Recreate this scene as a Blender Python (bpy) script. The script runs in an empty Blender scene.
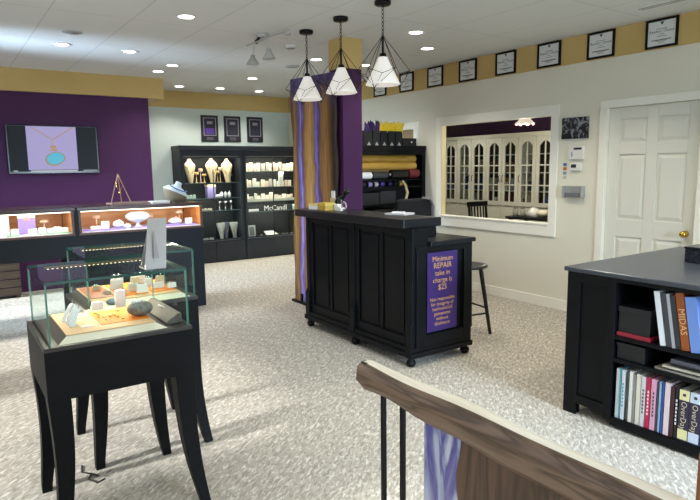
import bpy, math, random
from mathutils import Vector, Matrix
random.seed(7)
SC = bpy.context.scene
COL = SC.collection
PI = math.pi

# ------------------------------------------------------------------ colour / materials
def lin(h):
    h = h.lstrip('#')
    out = []
    for i in (0, 2, 4):
        c = int(h[i:i+2], 16)/255
        out.append(c/12.92 if c <= .04045 else ((c+.055)/1.055)**2.4)
    return (*out, 1)

_M = {}
def mat(name, col, rough=.5, metal=0, emis=None, es=0, spec=None, coat=0):
    if name in _M: return _M[name]
    m = bpy.data.materials.new(name); m.use_nodes = True
    b = m.node_tree.nodes['Principled BSDF']
    b.inputs['Base Color'].default_value = lin(col)
    b.inputs['Roughness'].default_value = rough
    b.inputs['Metallic'].default_value = metal
    if spec is not None: b.inputs['Specular IOR Level'].default_value = spec
    if coat: b.inputs['Coat Weight'].default_value = coat
    if emis:
        b.inputs['Emission Color'].default_value = lin(emis)
        b.inputs['Emission Strength'].default_value = es
    _M[name] = m
    return m

def noisy(name, c1, c2, scale=(8, 8, 8), detail=4, rough=.5, lo=.35, hi=.65, bump=0, dist=0, metal=0, spec=None, extra=None):
    """two-tone procedural noise in object coordinates"""
    if name in _M: return _M[name]
    m = mat(name, c1, rough, metal, spec=spec)
    nt = m.node_tree; N = nt.nodes; L = nt.links; b = N['Principled BSDF']
    tc = N.new('ShaderNodeTexCoord'); mp = N.new('ShaderNodeMapping')
    mp.inputs['Scale'].default_value = scale
    L.new(tc.outputs['Object'], mp.inputs['Vector'])
    no = N.new('ShaderNodeTexNoise'); no.inputs['Scale'].default_value = 1
    no.inputs['Detail'].default_value = detail; no.inputs['Distortion'].default_value = dist
    L.new(mp.outputs[0], no.inputs['Vector'])
    cr = N.new('ShaderNodeValToRGB')
    cr.color_ramp.elements[0].position = lo; cr.color_ramp.elements[0].color = lin(c1)
    cr.color_ramp.elements[1].position = hi; cr.color_ramp.elements[1].color = lin(c2)
    for p, c in (extra or []):
        e = cr.color_ramp.elements.new(p); e.color = lin(c)
    L.new(no.outputs['Fac'], cr.inputs['Fac']); L.new(cr.outputs['Color'], b.inputs['Base Color'])
    if bump:
        bu = N.new('ShaderNodeBump'); bu.inputs['Strength'].default_value = bump; bu.inputs['Distance'].default_value = .01
        L.new(no.outputs['Fac'], bu.inputs['Height']); L.new(bu.outputs[0], b.inputs['Normal'])
    return m

def thin_glass(name, tint='#eef6f2', refl=.06, rough=.02):
    if name in _M: return _M[name]
    m = bpy.data.materials.new(name); m.use_nodes = True
    nt = m.node_tree; N = nt.nodes; L = nt.links
    for n in list(N): N.remove(n)
    out = N.new('ShaderNodeOutputMaterial'); mx = N.new('ShaderNodeMixShader')
    tr = N.new('ShaderNodeBsdfTransparent'); tr.inputs['Color'].default_value = lin(tint)
    gl = N.new('ShaderNodeBsdfGlossy'); gl.inputs['Roughness'].default_value = rough
    fr = N.new('ShaderNodeFresnel'); fr.inputs['IOR'].default_value = 1.45
    ge = N.new('ShaderNodeNewGeometry'); inv = N.new('ShaderNodeMath'); inv.operation = 'SUBTRACT'; inv.inputs[0].default_value = 1
    L.new(ge.outputs['Backfacing'], inv.inputs[1])
    mul = N.new('ShaderNodeMath'); mul.operation = 'MULTIPLY'
    L.new(fr.outputs[0], mul.inputs[0]); L.new(inv.outputs[0], mul.inputs[1])
    m3 = N.new('ShaderNodeMath'); m3.operation = 'MULTIPLY'; m3.inputs[1].default_value = refl*10; L.new(mul.outputs[0], m3.inputs[0]); L.new(m3.outputs[0], mx.inputs['Fac'])
    L.new(tr.outputs[0], mx.inputs[1]); L.new(gl.outputs[0], mx.inputs[2]); L.new(mx.outputs[0], out.inputs['Surface'])
    _M[name] = m
    return m

# ------------------------------------------------------------------ mesh builder (world coordinates)
ORG = {}
class MB:
    def __init__(s): s.v = []; s.f = []; s.m = []; s.sm = []
    def add(s, vs, fs, m=0, smooth=False, mats=None):
        o = len(s.v); s.v += [tuple(v) for v in vs]
        for i, f in enumerate(fs):
            s.f.append(tuple(o+k for k in f)); s.m.append(mats[i] if mats else m); s.sm.append(smooth)
        return s
    def box(s, x0, x1, y0, y1, z0, z1, m=0, mats=None, rot=None, piv=None):
        if x0 > x1: x0, x1 = x1, x0
        if y0 > y1: y0, y1 = y1, y0
        if z0 > z1: z0, z1 = z1, z0
        vs = [Vector(p) for p in ((x0,y0,z0),(x1,y0,z0),(x1,y1,z0),(x0,y1,z0),(x0,y0,z1),(x1,y0,z1),(x1,y1,z1),(x0,y1,z1))]
        if rot is not None:
            c = Vector(piv) if piv else Vector(((x0+x1)/2,(y0+y1)/2,(z0+z1)/2))
            vs = [c + rot @ (v-c) for v in vs]
        # faces: bottom, top, -y, +x, +y, -x
        return s.add(vs, [(3,2,1,0),(4,5,6,7),(0,1,5,4),(1,2,6,5),(2,3,7,6),(3,0,4,7)], m, mats=mats)
    def cyl(s, p0, p1, r0, r1=None, n=16, m=0, smooth=True):
        r1 = r0 if r1 is None else r1
        p0 = Vector(p0); p1 = Vector(p1); d = (p1-p0).normalized()
        a = d.orthogonal().normalized(); b = d.cross(a)
        vs = []
        for p, r in ((p0, r0), (p1, r1)):
            for i in range(n):
                t = 2*PI*i/n; vs.append(p + a*math.cos(t)*r + b*math.sin(t)*r)
        s.add(vs, [(i, (i+1) % n, n+(i+1) % n, n+i) for i in range(n)], m, smooth)
        s.add(vs[:n], [tuple(range(n-1, -1, -1))], m); s.add(vs[n:], [tuple(range(n))], m)
        return s
    def tube(s, pts, r, n=8, m=0, closed=False):
        pts = [Vector(p) for p in pts]; k = len(pts); vs = []; pa = None
        for i, p in enumerate(pts):
            if closed: d = (pts[(i+1) % k]-pts[i-1])
            else: d = pts[min(i+1, k-1)]-pts[max(i-1, 0)]
            d.normalize()
            if pa is None: a = d.orthogonal().normalized()
            else:
                a = pa - d*pa.dot(d); a = a.normalized() if a.length > 1e-6 else d.orthogonal().normalized()
            pa = a; b = d.cross(a); rr = r[i] if isinstance(r, (list, tuple)) else r
            vs += [p + a*math.cos(2*PI*j/n)*rr + b*math.sin(2*PI*j/n)*rr for j in range(n)]
        fs = []
        for i in range(k if closed else k-1):
            q = (i+1) % k
            fs += [(i*n+j, i*n+(j+1) % n, q*n+(j+1) % n, q*n+j) for j in range(n)]
        s.add(vs, fs, m, True)
        if not closed:
            s.add(vs[:n], [tuple(range(n-1, -1, -1))], m); s.add(vs[-n:], [tuple(range(n))], m)
        return s
    def lathe(s, prof, c=(0, 0, 0), n=24, m=0, sx=1, sy=1, smooth=True):
        c = Vector(c); vs = []
        for r, z in prof:
            for j in range(n):
                t = 2*PI*j/n; vs.append(c+Vector((math.cos(t)*r*sx, math.sin(t)*r*sy, z)))
        fs = [(i*n+j, i*n+(j+1) % n, (i+1)*n+(j+1) % n, (i+1)*n+j) for i in range(len(prof)-1) for j in range(n)]
        s.add(vs, fs, m, smooth)
        if prof[0][0] > 1e-4: s.add(vs[:n], [tuple(range(n-1, -1, -1))], m)
        if prof[-1][0] > 1e-4: s.add(vs[-n:], [tuple(range(n))], m)
        return s
    def ball(s, c, r, n=14, k=9, m=0, wob=0):
        r = r if isinstance(r, (tuple, list)) else (r, r, r)
        vs = []; rnd = random.Random(int(abs(c[0]*1000+c[1]*77)))
        for i in range(k+1):
            ph = PI*i/k - PI/2
            for j in range(n):
                t = 2*PI*j/n; w = 1+wob*(math.sin(3*t+i)*.5+rnd.uniform(-.5, .5))
                vs.append((c[0]+r[0]*w*math.cos(ph)*math.cos(t), c[1]+r[1]*w*math.cos(ph)*math.sin(t), c[2]+r[2]*math.sin(ph)))
        return s.add(vs, [(i*n+j, i*n+(j+1) % n, (i+1)*n+(j+1) % n, (i+1)*n+j) for i in range(k) for j in range(n)], m, True)
    def prism(s, poly, o, u, v, w, m=0, smooth=False):
        """2-D polygon in the plane (o,u,v) extruded along w"""
        o, u, v, w = map(Vector, (o, u, v, w)); n = len(poly)
        a = [o+u*p[0]+v*p[1] for p in poly]; b = [p+w for p in a]
        flip = u.cross(v).dot(w) > 0
        fs = [tuple(range(n-1, -1, -1)) if flip else tuple(range(n)), tuple(range(n, 2*n)) if flip else tuple(range(2*n-1, n-1, -1))]
        for i in range(n):
            j = (i+1) % n
            fs.append((i, j, n+j, n+i) if flip else (j, i, n+i, n+j))
        return s.add(a+b, fs, m, smooth)
    def loft(s, rings, m=0, smooth=True, mats=None):
        n = len(rings[0]); vs = [p for r in rings for p in r]; fs = []; mm = []
        for i in range(len(rings)-1):
            for j in range(n):
                fs.append((i*n+j, i*n+(j+1) % n, (i+1)*n+(j+1) % n, (i+1)*n+j)); mm.append(mats[j] if mats else m)
        s.add(vs, fs, m, smooth, mm)
        s.add(rings[0], [tuple(range(n-1, -1, -1))], m); s.add(rings[-1], [tuple(range(n))], m)
        return s
    def text(s, body, size, o, right, up, m=0, align='CENTER', ext=.0008):
        cu = bpy.data.curves.new('t', 'FONT'); cu.body = body; cu.size = size; cu.align_x = align
        cu.align_y = 'CENTER'; cu.resolution_u = 2
        ob = bpy.data.objects.new('t', cu); COL.objects.link(ob)
        bpy.context.view_layer.update()
        dg = bpy.context.evaluated_depsgraph_get()
        me = bpy.data.meshes.new_from_object(ob.evaluated_get(dg))
        right = Vector(right).normalized(); up = Vector(up).normalized(); nn = right.cross(up)
        vs = [Vector(o)+right*v.co.x+up*v.co.y+nn*ext for v in me.vertices]
        fs = [tuple(p.vertices) for p in me.polygons]
        s.add(vs, fs, m)
        bpy.data.objects.remove(ob); bpy.data.curves.remove(cu); bpy.data.meshes.remove(me)
        return s
    def build(s, name, mats, parent=None, loc=None, bevel=0, seg=2):
        me = bpy.data.meshes.new(name); 
        if parent is not None: org = ORG[parent.name]
        elif loc is not None: org = Vector(loc)
        else: org = Vector((0, 0, 0))
        me.from_pydata([tuple(Vector(v)-org) for v in s.v], [], s.f)
        for m in (mats if isinstance(mats, (list, tuple)) else [mats]): me.materials.append(m)
        for p, mi, sm in zip(me.polygons, s.m, s.sm): p.material_index = mi; p.use_smooth = sm
        me.update()
        o = bpy.data.objects.new(name, me); COL.objects.link(o)
        if parent is not None: o.parent = parent
        else: o.location = org
        ORG[o.name] = org
        if bevel:
            b = o.modifiers.new('bevel', 'BEVEL'); b.width = bevel; b.segments = seg; b.limit_method = 'ANGLE'
        return o

def bx(*a, **k): return MB().box(*a, **k)
def tag(o, label, cat, group=None, kind=None):
    o['label'] = label; o['category'] = cat
    if group: o['group'] = group
    if kind: o['kind'] = kind
    return o
def thing(name, loc, label, cat, group=None):
    o = bpy.data.objects.new(name, None); COL.objects.link(o)
    o.location = loc; o.empty_display_size = .05; ORG[o.name] = Vector(loc)
    return tag(o, label, cat, group)
def part(mb, name, m, parent, bevel=0, label=None):
    o = mb.build(name, m, parent, bevel=bevel)
    if label: o['label'] = label
    return o
def struct(mb, name, m, bevel=0):
    o = mb.build(name, m, bevel=bevel); o['kind'] = 'structure'; return o
def copy_tree(o, parent=None):
    c = o.copy(); COL.objects.link(c); c.parent = parent
    for ch in list(o.children): copy_tree(ch, c)
    return c
def rotz(a): return Matrix.Rotation(a, 3, 'Z')
def rotx(a): return Matrix.Rotation(a, 3, 'X')
def roty(a): return Matrix.Rotation(a, 3, 'Y')

# ------------------------------------------------------------------ palette
WALL = mat('wall_paint', '#dedac6', .75)
WALLB = mat('back_wall_paint', '#ccd6cc', .75)
PURPLE = mat('purple_paint', '#431b46', .6, spec=.3)
TAN = noisy('tan_band_paint', '#c2a462', '#cbae6e', (2, 2, 2), rough=.6)
TRIMW = mat('white_trim_paint', '#ece9da', .45)
DOORW = mat('door_paint', '#dcdacb', .45)
BLACK = noisy('black_lacquer_wood', '#06080a', '#0a0c0f', (3, 3, 14), rough=.45, spec=.18)
BLACKT = noisy('black_worktop', '#101215', '#17191d', (5, 5, 5), rough=.35, spec=.3)
NAVYB = mat('blue_black_cabinet', '#0f151c', .5, spec=.25)
METALB = mat('black_metal', '#0c0c0e', .4, .6)
WHITE = mat('white_card', '#f0efec', .5)
CREAM = mat('cream_leatherette', '#d9c4a0', .5)
GOLD = mat('gold_metal', '#d8a94a', .25, 1)
BRASS = mat('brass', '#c9a24a', .25, 1)
SILVER = mat('silver', '#c9cacc', .25, 1)
GLASS = thin_glass('clear_glass', '#fafdfb', .035)
GLASSD = thin_glass('cabinet_glass', '#f2f6f5', .07)
GEDGE = mat('green_glass_edge', '#5d8e7d', .15)
ORANGE = noisy('orange_mat', '#e8780e', '#ee8a1a', (30, 30, 30), rough=.7)
BOXBLK = mat('black_card', '#0d0f12', .55)
LAV = mat('lavender_pad', '#a58bd8', .6)

# ------------------------------------------------------------------ camera
H = 1.58
f_px = 589.5
pi_, ro, ya = math.radians(7.947), math.radians(-.734), math.radians(34.65)
fw = Vector((math.sin(ya)*math.cos(pi_), math.cos(ya)*math.cos(pi_), -math.sin(pi_)))
r0 = Vector((math.cos(ya), -math.sin(ya), 0)); u0 = r0.cross(fw)
rr = r0*math.cos(ro)+u0*math.sin(ro); uu = -r0*math.sin(ro)+u0*math.cos(ro)
cd = bpy.data.cameras.new('camera'); cam = bpy.data.objects.new('camera', cd); COL.objects.link(cam)
cd.sensor_width = 36; cd.lens = f_px/700*36; cd.clip_start = .05
cam.matrix_world = Matrix(((rr.x, uu.x, -fw.x, 0), (rr.y, uu.y, -fw.y, 0), (rr.z, uu.z, -fw.z, H), (0, 0, 0, 1)))
SC.camera = cam

CE = 2.885     # ceiling height
XR = 5.5       # right wall plane
YB = 9.94      # back wall plane

# ------------------------------------------------------------------ SETTING
def carpet():
    m = mat('patterned_carpet', '#b0aa9c', .95, spec=.1)
    nt = m.node_tree; N = nt.nodes; L = nt.links; b = N['Principled BSDF']
    tc = N.new('ShaderNodeTexCoord')
    r1 = N.new('ShaderNodeMapping'); r1.inputs['Rotation'].default_value = (0, 0, math.radians(-40)); L.new(tc.outputs['Object'], r1.inputs['Vector'])
    r2 = N.new('ShaderNodeMapping'); r2.inputs['Scale'].default_value = (21, 62, 1); L.new(r1.outputs[0], r2.inputs['Vector'])
    no = N.new('ShaderNodeTexNoise'); no.noise_dimensions = '2D'; no.inputs['Scale'].default_value = 1; no.inputs['Detail'].default_value = 2.5
    no.inputs['Distortion'].default_value = .7; L.new(r2.outputs[0], no.inputs['Vector'])
    cr = N.new('ShaderNodeValToRGB'); e = cr.color_ramp.elements
    e[0].position = .30; e[0].color = lin('#938d82'); e[1].position = .74; e[1].color = lin('#d3cec1')
    q = e.new(.47); q.color = lin('#a8a194'); q = e.new(.57); q.color = lin('#b3ac9f')
    L.new(no.outputs['Fac'], cr.inputs['Fac'])
    n2 = N.new('ShaderNodeTexNoise'); n2.inputs['Scale'].default_value = 160; n2.inputs['Detail'].default_value = 3
    L.new(tc.outputs['Object'], n2.inputs['Vector'])
    mx = N.new('ShaderNodeMixRGB'); mx.blend_type = 'OVERLAY'; mx.inputs['Fac'].default_value = .3
    L.new(cr.outputs[0], mx.inputs[1]); L.new(n2.outputs['Fac'], mx.inputs[2])
    L.new(mx.outputs[0], b.inputs['Base Color'])
    bu = N.new('ShaderNodeBump'); bu.inputs['Strength'].default_value = .4; bu.inputs['Distance'].default_value = .004
    L.new(no.outputs['Fac'], bu.inputs['Height']); L.new(bu.outputs[0], b.inputs['Normal'])
    return m

def ceiling_mat():
    m = mat('ceiling_paint', '#e0e2df', .85)
    nt = m.node_tree; N = nt.nodes; L = nt.links; b = N['Principled BSDF']
    tc = N.new('ShaderNodeTexCoord'); sp = N.new('ShaderNodeSeparateXYZ'); L.new(tc.outputs['Object'], sp.inputs[0])
    def line(sock, off, period):
        a = N.new('ShaderNodeMath'); a.operation = 'ADD'; a.inputs[1].default_value = off; L.new(sock, a.inputs[0])
        p = N.new('ShaderNodeMath'); p.operation = 'PINGPONG'; p.inputs[1].default_value = period/2; L.new(a.outputs[0], p.inputs[0])
        c = N.new('ShaderNodeMath'); c.operation = 'LESS_THAN'; c.inputs[1].default_value = .006; L.new(p.outputs[0], c.inputs[0])
        return c.outputs[0]
    a = line(sp.outputs['X'], -.86+6.5, .65); c = line(sp.outputs['Y'], -.6, 1.22)
    mxx = N.new('ShaderNodeMath'); mxx.operation = 'MAXIMUM'; L.new(a, mxx.inputs[0]); L.new(c, mxx.inputs[1])
    sc = N.new('ShaderNodeMath'); sc.operation = 'MULTIPLY'; sc.inputs[1].default_value = .5; L.new(mxx.outputs[0], sc.inputs[0])
    mx = N.new('ShaderNodeMixRGB'); mx.inputs[1].default_value = lin('#e0e2df'); mx.inputs[2].default_value = lin('#b5b6b2')
    L.new(sc.outputs[0], mx.inputs['Fac']); L.new(mx.outputs[0], b.inputs['Base Color'])
    return m

XL = -3.2
struct(bx(XL-.2, 9.2, -2.6, 10.2, -.12, 0), 'floor', carpet())
struct(bx(XL-.2, 9.2, -2.6, 10.2, CE, CE+.12), 'ceiling', ceiling_mat())
struct(bx(XL, 9.2, YB, YB+.12, 0, CE), 'wall_back', WALLB)
struct(bx(XL, 2.57, 8.76, 8.9, 0, 2.6), 'wall_left_feature', PURPLE)

# right wall with the look-through window and the two doors
WY0, WY1, WZ0, WZ1 = 4.09, 5.80, .935, 2.107      # window opening
D1a, D1b, DT = 2.55, 3.44, 2.13                    # door 1
D2a, D2b, D2T = 6.35, 7.05, 2.10                   # door 2
XW = XR+.075
rw = MB()
rw.box(XR, XW, -2.6, D1a, 0, CE); rw.box(XR, XW, D1a, D1b, DT, CE); rw.box(XR, XW, D1b, WY0, 0, CE)
rw.box(XR, XW, WY0, WY1, 0, WZ0); rw.box(XR, XW, WY0, WY1, WZ1, CE); rw.box(XR, XW, WY1, D2a, 0, CE)
rw.box(XR, XW, D2a, D2b, D2T, CE); rw.box(XR, XW, D2b, YB, 0, CE)
struct(rw, 'wall_right', WALL)
# tan band under the ceiling
struct(bx(XR-.006, XR, -2.6, YB, 2.612, CE), 'trim_1', TAN)
struct(bx(2.79, XR-.006, YB-.006, YB, 2.612, CE), 'trim_2', TAN)
struct(bx(XL, 2.79, 8.72, YB, 2.6, CE), 'trim_3', TAN)
# baseboards
def base(a, b): return bx(XR-.014, XR, a, b, 0, .115)
bb = MB(); bb.box(XR-.014, XR, -2.6, D1a-.08, 0, .115); bb.box(XR-.014, XR, D1b+.08, D2a-.08, 0, .115); bb.box(XR-.014, XR, D2b+.08, YB, 0, .115)
struct(bb, 'baseboard_right', TRIMW, bevel=.004)
struct(bx(2.57, XR-.014, YB-.014, YB, 0, .115), 'baseboard_back', TRIMW, bevel=.004)
# left storefront (outside the frame): mullions and sill let the daylight in
MUL = mat('storefront_frame', '#2a2b2d', .5)
lw = MB(); lw.box(XL-.12, XL, -2.6, YB, 2.45, CE); lw.box(XL-.12, XL, -2.6, YB, 0, .12)
for y in (-2.6, -.9, .8, 7.75, 9.86): lw.box(XL-.1, XL-.02, y, y+.08, .12, 2.45)
for a, c in ((1.9, 2.75), (4.48, 5.08), (6.1, 6.95)): lw.box(XL-.12, XL, a, c, .12, 2.45)
struct(lw, 'wall_left', MUL)

# window casing, jambs, pane
WJ = mat('warm_jamb_paint', '#d9c28f', .5)
wc = MB()
wc.box(XR-.02, XR, WY1, WY1+.085, WZ0-.135, WZ1+.11); wc.box(XR-.02, XR, WY0-.095, WY0, WZ0-.135, WZ1+.11)
wc.box(XR-.02, XR, WY0, WY1, WZ1, WZ1+.11); wc.box(XR-.02, XR, WY0, WY1, WZ0-.135, WZ0)
wc.box(XR-.03, XW, WY0, WY1, WZ0-.012, WZ0+.006)
w1 = struct(wc, 'window_1', TRIMW, bevel=.003)
ORG[w1.name] = Vector((0, 0, 0))
part(bx(XR-.001, XW, WY1-.006, WY1-.0005, WZ0, WZ1), 'jamb', WJ, w1, label='yellowish jamb on the far side')
part(bx(XR+.05, XR+.056, WY0, WY1-.006, WZ0+.006, WZ1), 'glass_pane', GLASS, w1)

# door 1 : six-panel
def panel_door(name, y0, y1, zt, x, m, panels=True):
    mb = MB(); w = y1-y0; t = .04
    xs = x+.02
    st = .115*w/.89
    ys = [y0, y0+st, y0+w/2-st*.45, y0+w/2+st*.45, y1-st, y1]
    zs = [0, .24, .87, 1.04, 1.675, 1.785, 2.015, zt]
    # stiles and rails
    mb.box(xs, xs+t, ys[0], ys[1], 0, zt); mb.box(xs, xs+t, ys[2], ys[3], 0, zt); mb.box(xs, xs+t, ys[4], ys[5], 0, zt)
    for a, b in ((0, .24), (.87, 1.04), (1.675, 1.785), (2.015, zt)):
        for c, d in ((1, 2), (3, 4)): mb.box(xs, xs+t, ys[c], ys[d], a, b)
    for a, b in ((.24, .87), (1.04, 1.675), (1.785, 2.015)):
        for c, d in ((1, 2), (3, 4)):
            mb.box(xs+.014, xs+t-.006, ys[c], ys[d], a, b)
            g = .032   # raised field with sloped edges
            o = [(xs+.014, ys[c]+.012, a+.012), (xs+.014, ys[d]-.012, a+.012), (xs+.014, ys[d]-.012, b-.012), (xs+.014, ys[c]+.012, b-.012)]
            i = [(xs+.003, ys[c]+g+.012, a+g+.012), (xs+.003, ys[d]-g-.012, a+g+.012), (xs+.003, ys[d]-g-.012, b-g-.012), (xs+.003, ys[c]+g+.012, b-g-.012)]
            mb.add(o+i, [(7, 6, 5, 4), (1, 0, 4, 5), (2, 1, 5, 6), (3, 2, 6, 7), (0, 3, 7, 4)])
    return struct(mb, name, m, bevel=.002)
d1 = panel_door('door_1', D1a+.004, D1b-.004, DT-.004, XR+.01, DOORW)
kn = MB(); kn.lathe([(.0, -.0), (.03, .0), (.03, .006), (.012, .01), (.011, .03), (.024, .042), (.029, .055), (.024, .068), (0, .074)], n=24)
R = Matrix.Rotation(-PI/2, 3, 'Y')
kn.v = [tuple(Vector((XR+.03, D1a+.09, .945))+R @ Vector(v)) for v in kn.v]
part(kn, 'door_knob', BRASS, d1, label='round brass knob')
cs = MB()
cs.box(XR-.018, XR, D1b, D1b+.075, 0, DT+.075); cs.box(XR-.018, XR, D1a-.075, D1a, 0, DT+.075); cs.box(XR-.018, XR, D1a, D1b, DT, DT+.075)
cs.box(XR, XR+.03, D1b-.004, D1b, 0, DT); cs.box(XR, XR+.03, D1a, D1a+.004, 0, DT)
struct(cs, 'trim_4', TRIMW, bevel=.004)
struct(bx(XR+.03, XR+.07, D2a, D2b, 0, D2T), 'door_2', mat('tan_door', '#a08a66', .6))
cs = MB(); cs.box(XR-.018, XR, D2b, D2b+.09, 0, D2T+.09); cs.box(XR-.018, XR, D2a-.09, D2a, 0, D2T+.09); cs.box(XR-.018, XR, D2a, D2b, D2T, D2T+.09)
struct(cs, 'trim_5', TRIMW, bevel=.004)

# room beyond the window
struct(bx(8.42, 8.5, 3.0, YB, 0, CE), 'wall_office_far', mat('office_purple', '#3a1c40', .6))
struct(bx(XW, 8.5, 3.0, 3.1, 0, CE), 'wall_office_near', WALL)

# ------------------------------------------------------------------ COLUMN + live-edge slab
col = thing('support_column', (3.58, 5.22, 0), 'square support column painted purple with a tan top, rising behind the black service counter', 'column')
part(bx(3.46, 3.70, 5.10, 5.34, 0, 2.585), 'shaft', PURPLE, col, bevel=.004)
part(bx(3.455, 3.705, 5.095, 5.345, 2.585, CE-.001), 'capital_band', TAN, col, label='tan painted top of the column')

def slab_mat():
    m = mat('epoxy_and_olive_wood', '#8a5a2c', .4, spec=.3)
    nt = m.node_tree; N = nt.nodes; L = nt.links; b = N['Principled BSDF']
    tc = N.new('ShaderNodeTexCoord'); sp = N.new('ShaderNodeSeparateXYZ'); L.new(tc.outputs['Object'], sp.inputs[0])
    def noise(scale, amp, seed):
        mp = N.new('ShaderNodeMapping'); mp.inputs['Scale'].default_value = scale; mp.inputs['Location'].default_value = (seed, seed, seed)
        L.new(tc.outputs['Object'], mp.inputs['Vector'])
        no = N.new('ShaderNodeTexNoise'); no.inputs['Scale'].default_value = 1; no.inputs['Detail'].default_value = 3
        L.new(mp.outputs[0], no.inputs['Vector'])
        a = N.new('ShaderNodeMath'); a.operation = 'MULTIPLY_ADD'; a.inputs[1].default_value = amp; a.inputs[2].default_value = -amp/2
        L.new(no.outputs['Fac'], a.inputs[0]); return a.outputs[0], no
    n1, _ = noise((1, 2.5, 1.7), .22, 3)
    n2, _ = noise((2, 50, 1.6), .12, 9)
    s1 = N.new('ShaderNodeMath'); s1.operation = 'ADD'; L.new(sp.outputs['Y'], s1.inputs[0]); L.new(n1, s1.inputs[1])
    # widen purple towards the top
    fac = N.new('ShaderNodeMath'); fac.operation = 'ADD'; L.new(s1.outputs[0], fac.inputs[0]); L.new(n2, fac.inputs[1])
    cr = N.new('ShaderNodeValToRGB'); e = cr.color_ramp
    e.interpolation = 'LINEAR'
    for el in list(e.elements)[1:]: e.elements.remove(el)
    stops = [(0.0, '#33281f'), (.05, '#3a2b1c'), (.10, '#6b4d2c'), (.20, '#a07742'), (.28, '#8f6638'), (.315, '#4c3a63'), (.345, '#7767b4'), (.375, '#8f86c0'), (.40, '#5a4588'), (.42, '#9a7346'), (.50, '#c39a5c'), (.60, '#b08148'), (.645, '#7c5634'), (.67, '#5c4894'), (.71, '#9a94c6'), (.745, '#6454a2'), (.775, '#6f4e30'), (.84, '#a07a48'), (.90, '#5e4229'), (.94, '#8a6440'), (.98, '#5d4c6e'), (1, '#4a3a58')]
    e.elements[0].position = 0; e.elements[0].color = lin(stops[0][1])
    for p, c in stops[1:]:
        q = e.elements.new(p); q.color = lin(c)
    L.new(fac.outputs[0], cr.inputs['Fac'])
    n3, nn = noise((3, 60, 3), 1, 20)
    # dark purple cloud near the top edge of the slab
    mr = N.new('ShaderNodeMapRange'); mr.inputs['From Min'].default_value = 2.1; mr.inputs['From Max'].default_value = 2.5
    L.new(sp.outputs['Z'], mr.inputs['Value'])
    n4, _ = noise((1, 7, 3), 1.6, 40)
    ad = N.new('ShaderNodeMath'); ad.operation = 'ADD'; ad.use_clamp = True; L.new(mr.outputs[0], ad.inputs[0]); L.new(n4, ad.inputs[1])
    gt = N.new('ShaderNodeMath'); gt.operation = 'MULTIPLY'; gt.use_clamp = True; L.new(ad.outputs[0], gt.inputs[0]); L.new(mr.outputs[0], gt.inputs[1])
    mt = N.new('ShaderNodeMixRGB'); mt.inputs[2].default_value = lin('#43386c'); L.new(gt.outputs[0], mt.inputs['Fac']); L.new(cr.outputs[0], mt.inputs[1])
    mx = N.new('ShaderNodeMixRGB'); mx.blend_type = 'OVERLAY'; mx.inputs['Fac'].default_value = .85
    L.new(mt.outputs[0], mx.inputs[1]); L.new(nn.outputs['Fac'], mx.inputs[2])
    L.new(mx.outputs[0], b.inputs['Base Color'])
    return m
# outline in (y, z); live edges wander
sl = thing('live_edge_slab', (3.42, 5.17, 0), 'tall live-edge wood slab with purple resin rivers, standing between black counter and bookcase', 'wood slab')
rnd = random.Random(3)
def slab_outline(z, side):
    if side: return 6.09-5.17 + .02*math.sin(z*3.1)+.012*math.sin(z*9+1)
    return .02*math.sin(z*2.3+1)+.012*math.sin(z*11)
mb = MB(); rings = []
ZS = [i*.1 for i in range(0, 26)]
top_far, top_near = 2.585, 2.55
for k, z in enumerate(ZS):
    t = z/2.5; zf = t*top_far; zn = t*top_near
    yn = 5.17+slab_outline(z, 0); yf = 5.17+slab_outline(z, 1)
    rings.append([(3.40, yn+.02, zn), (3.40, yf-.02, zf), (3.42, yf, zf), (3.45, yf-.03, zf), (3.45, yn+.03, zn), (3.42, yn, zn)])
mb.loft(rings, smooth=False)
SM = slab_mat()
so = part(mb, 'slab', SM, sl)
part(bx(3.37, 3.5, 5.16, 6.12, 0, .03), 'floor_plate', METALB, sl)
# slab pattern coordinate runs 0..1 over its width
# (object space Y = distance from its near edge)
cp = MB(); cp.box(3.38, 3.46, 5.9, 5.93, .02, .12)
part(cp, 'bracket', METALB, sl)

# ------------------------------------------------------------------ SERVICE COUNTER
def bun_foot(c, s=1.0):
    return MB().lathe([(.012*s, 0), (.026*s, .006*s), (.036*s, .022*s), (.038*s, .036*s), (.030*s, .052*s), (.020*s, .058*s), (.022*s, .064*s), (.032*s, .068*s), (.032*s, .078*s)], c, n=20)
ct = thing('service_counter', (3.28, 4.26, 0), 'black panelled service counter on bun feet with a purple sign on its end', 'counter')
X0, X1, Y0, Y1 = 2.96, 3.585, 3.42, 5.03
b = MB()
b.box(X0+.02, X0+.14, Y0, Y1, .10, 1.105)           # tall front wall
b.box(X0+.14, X1, Y0+.01, Y1, .10, .965)             # desk body
part(b, 'carcass', BLACK, ct)
p = MB()
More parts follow.
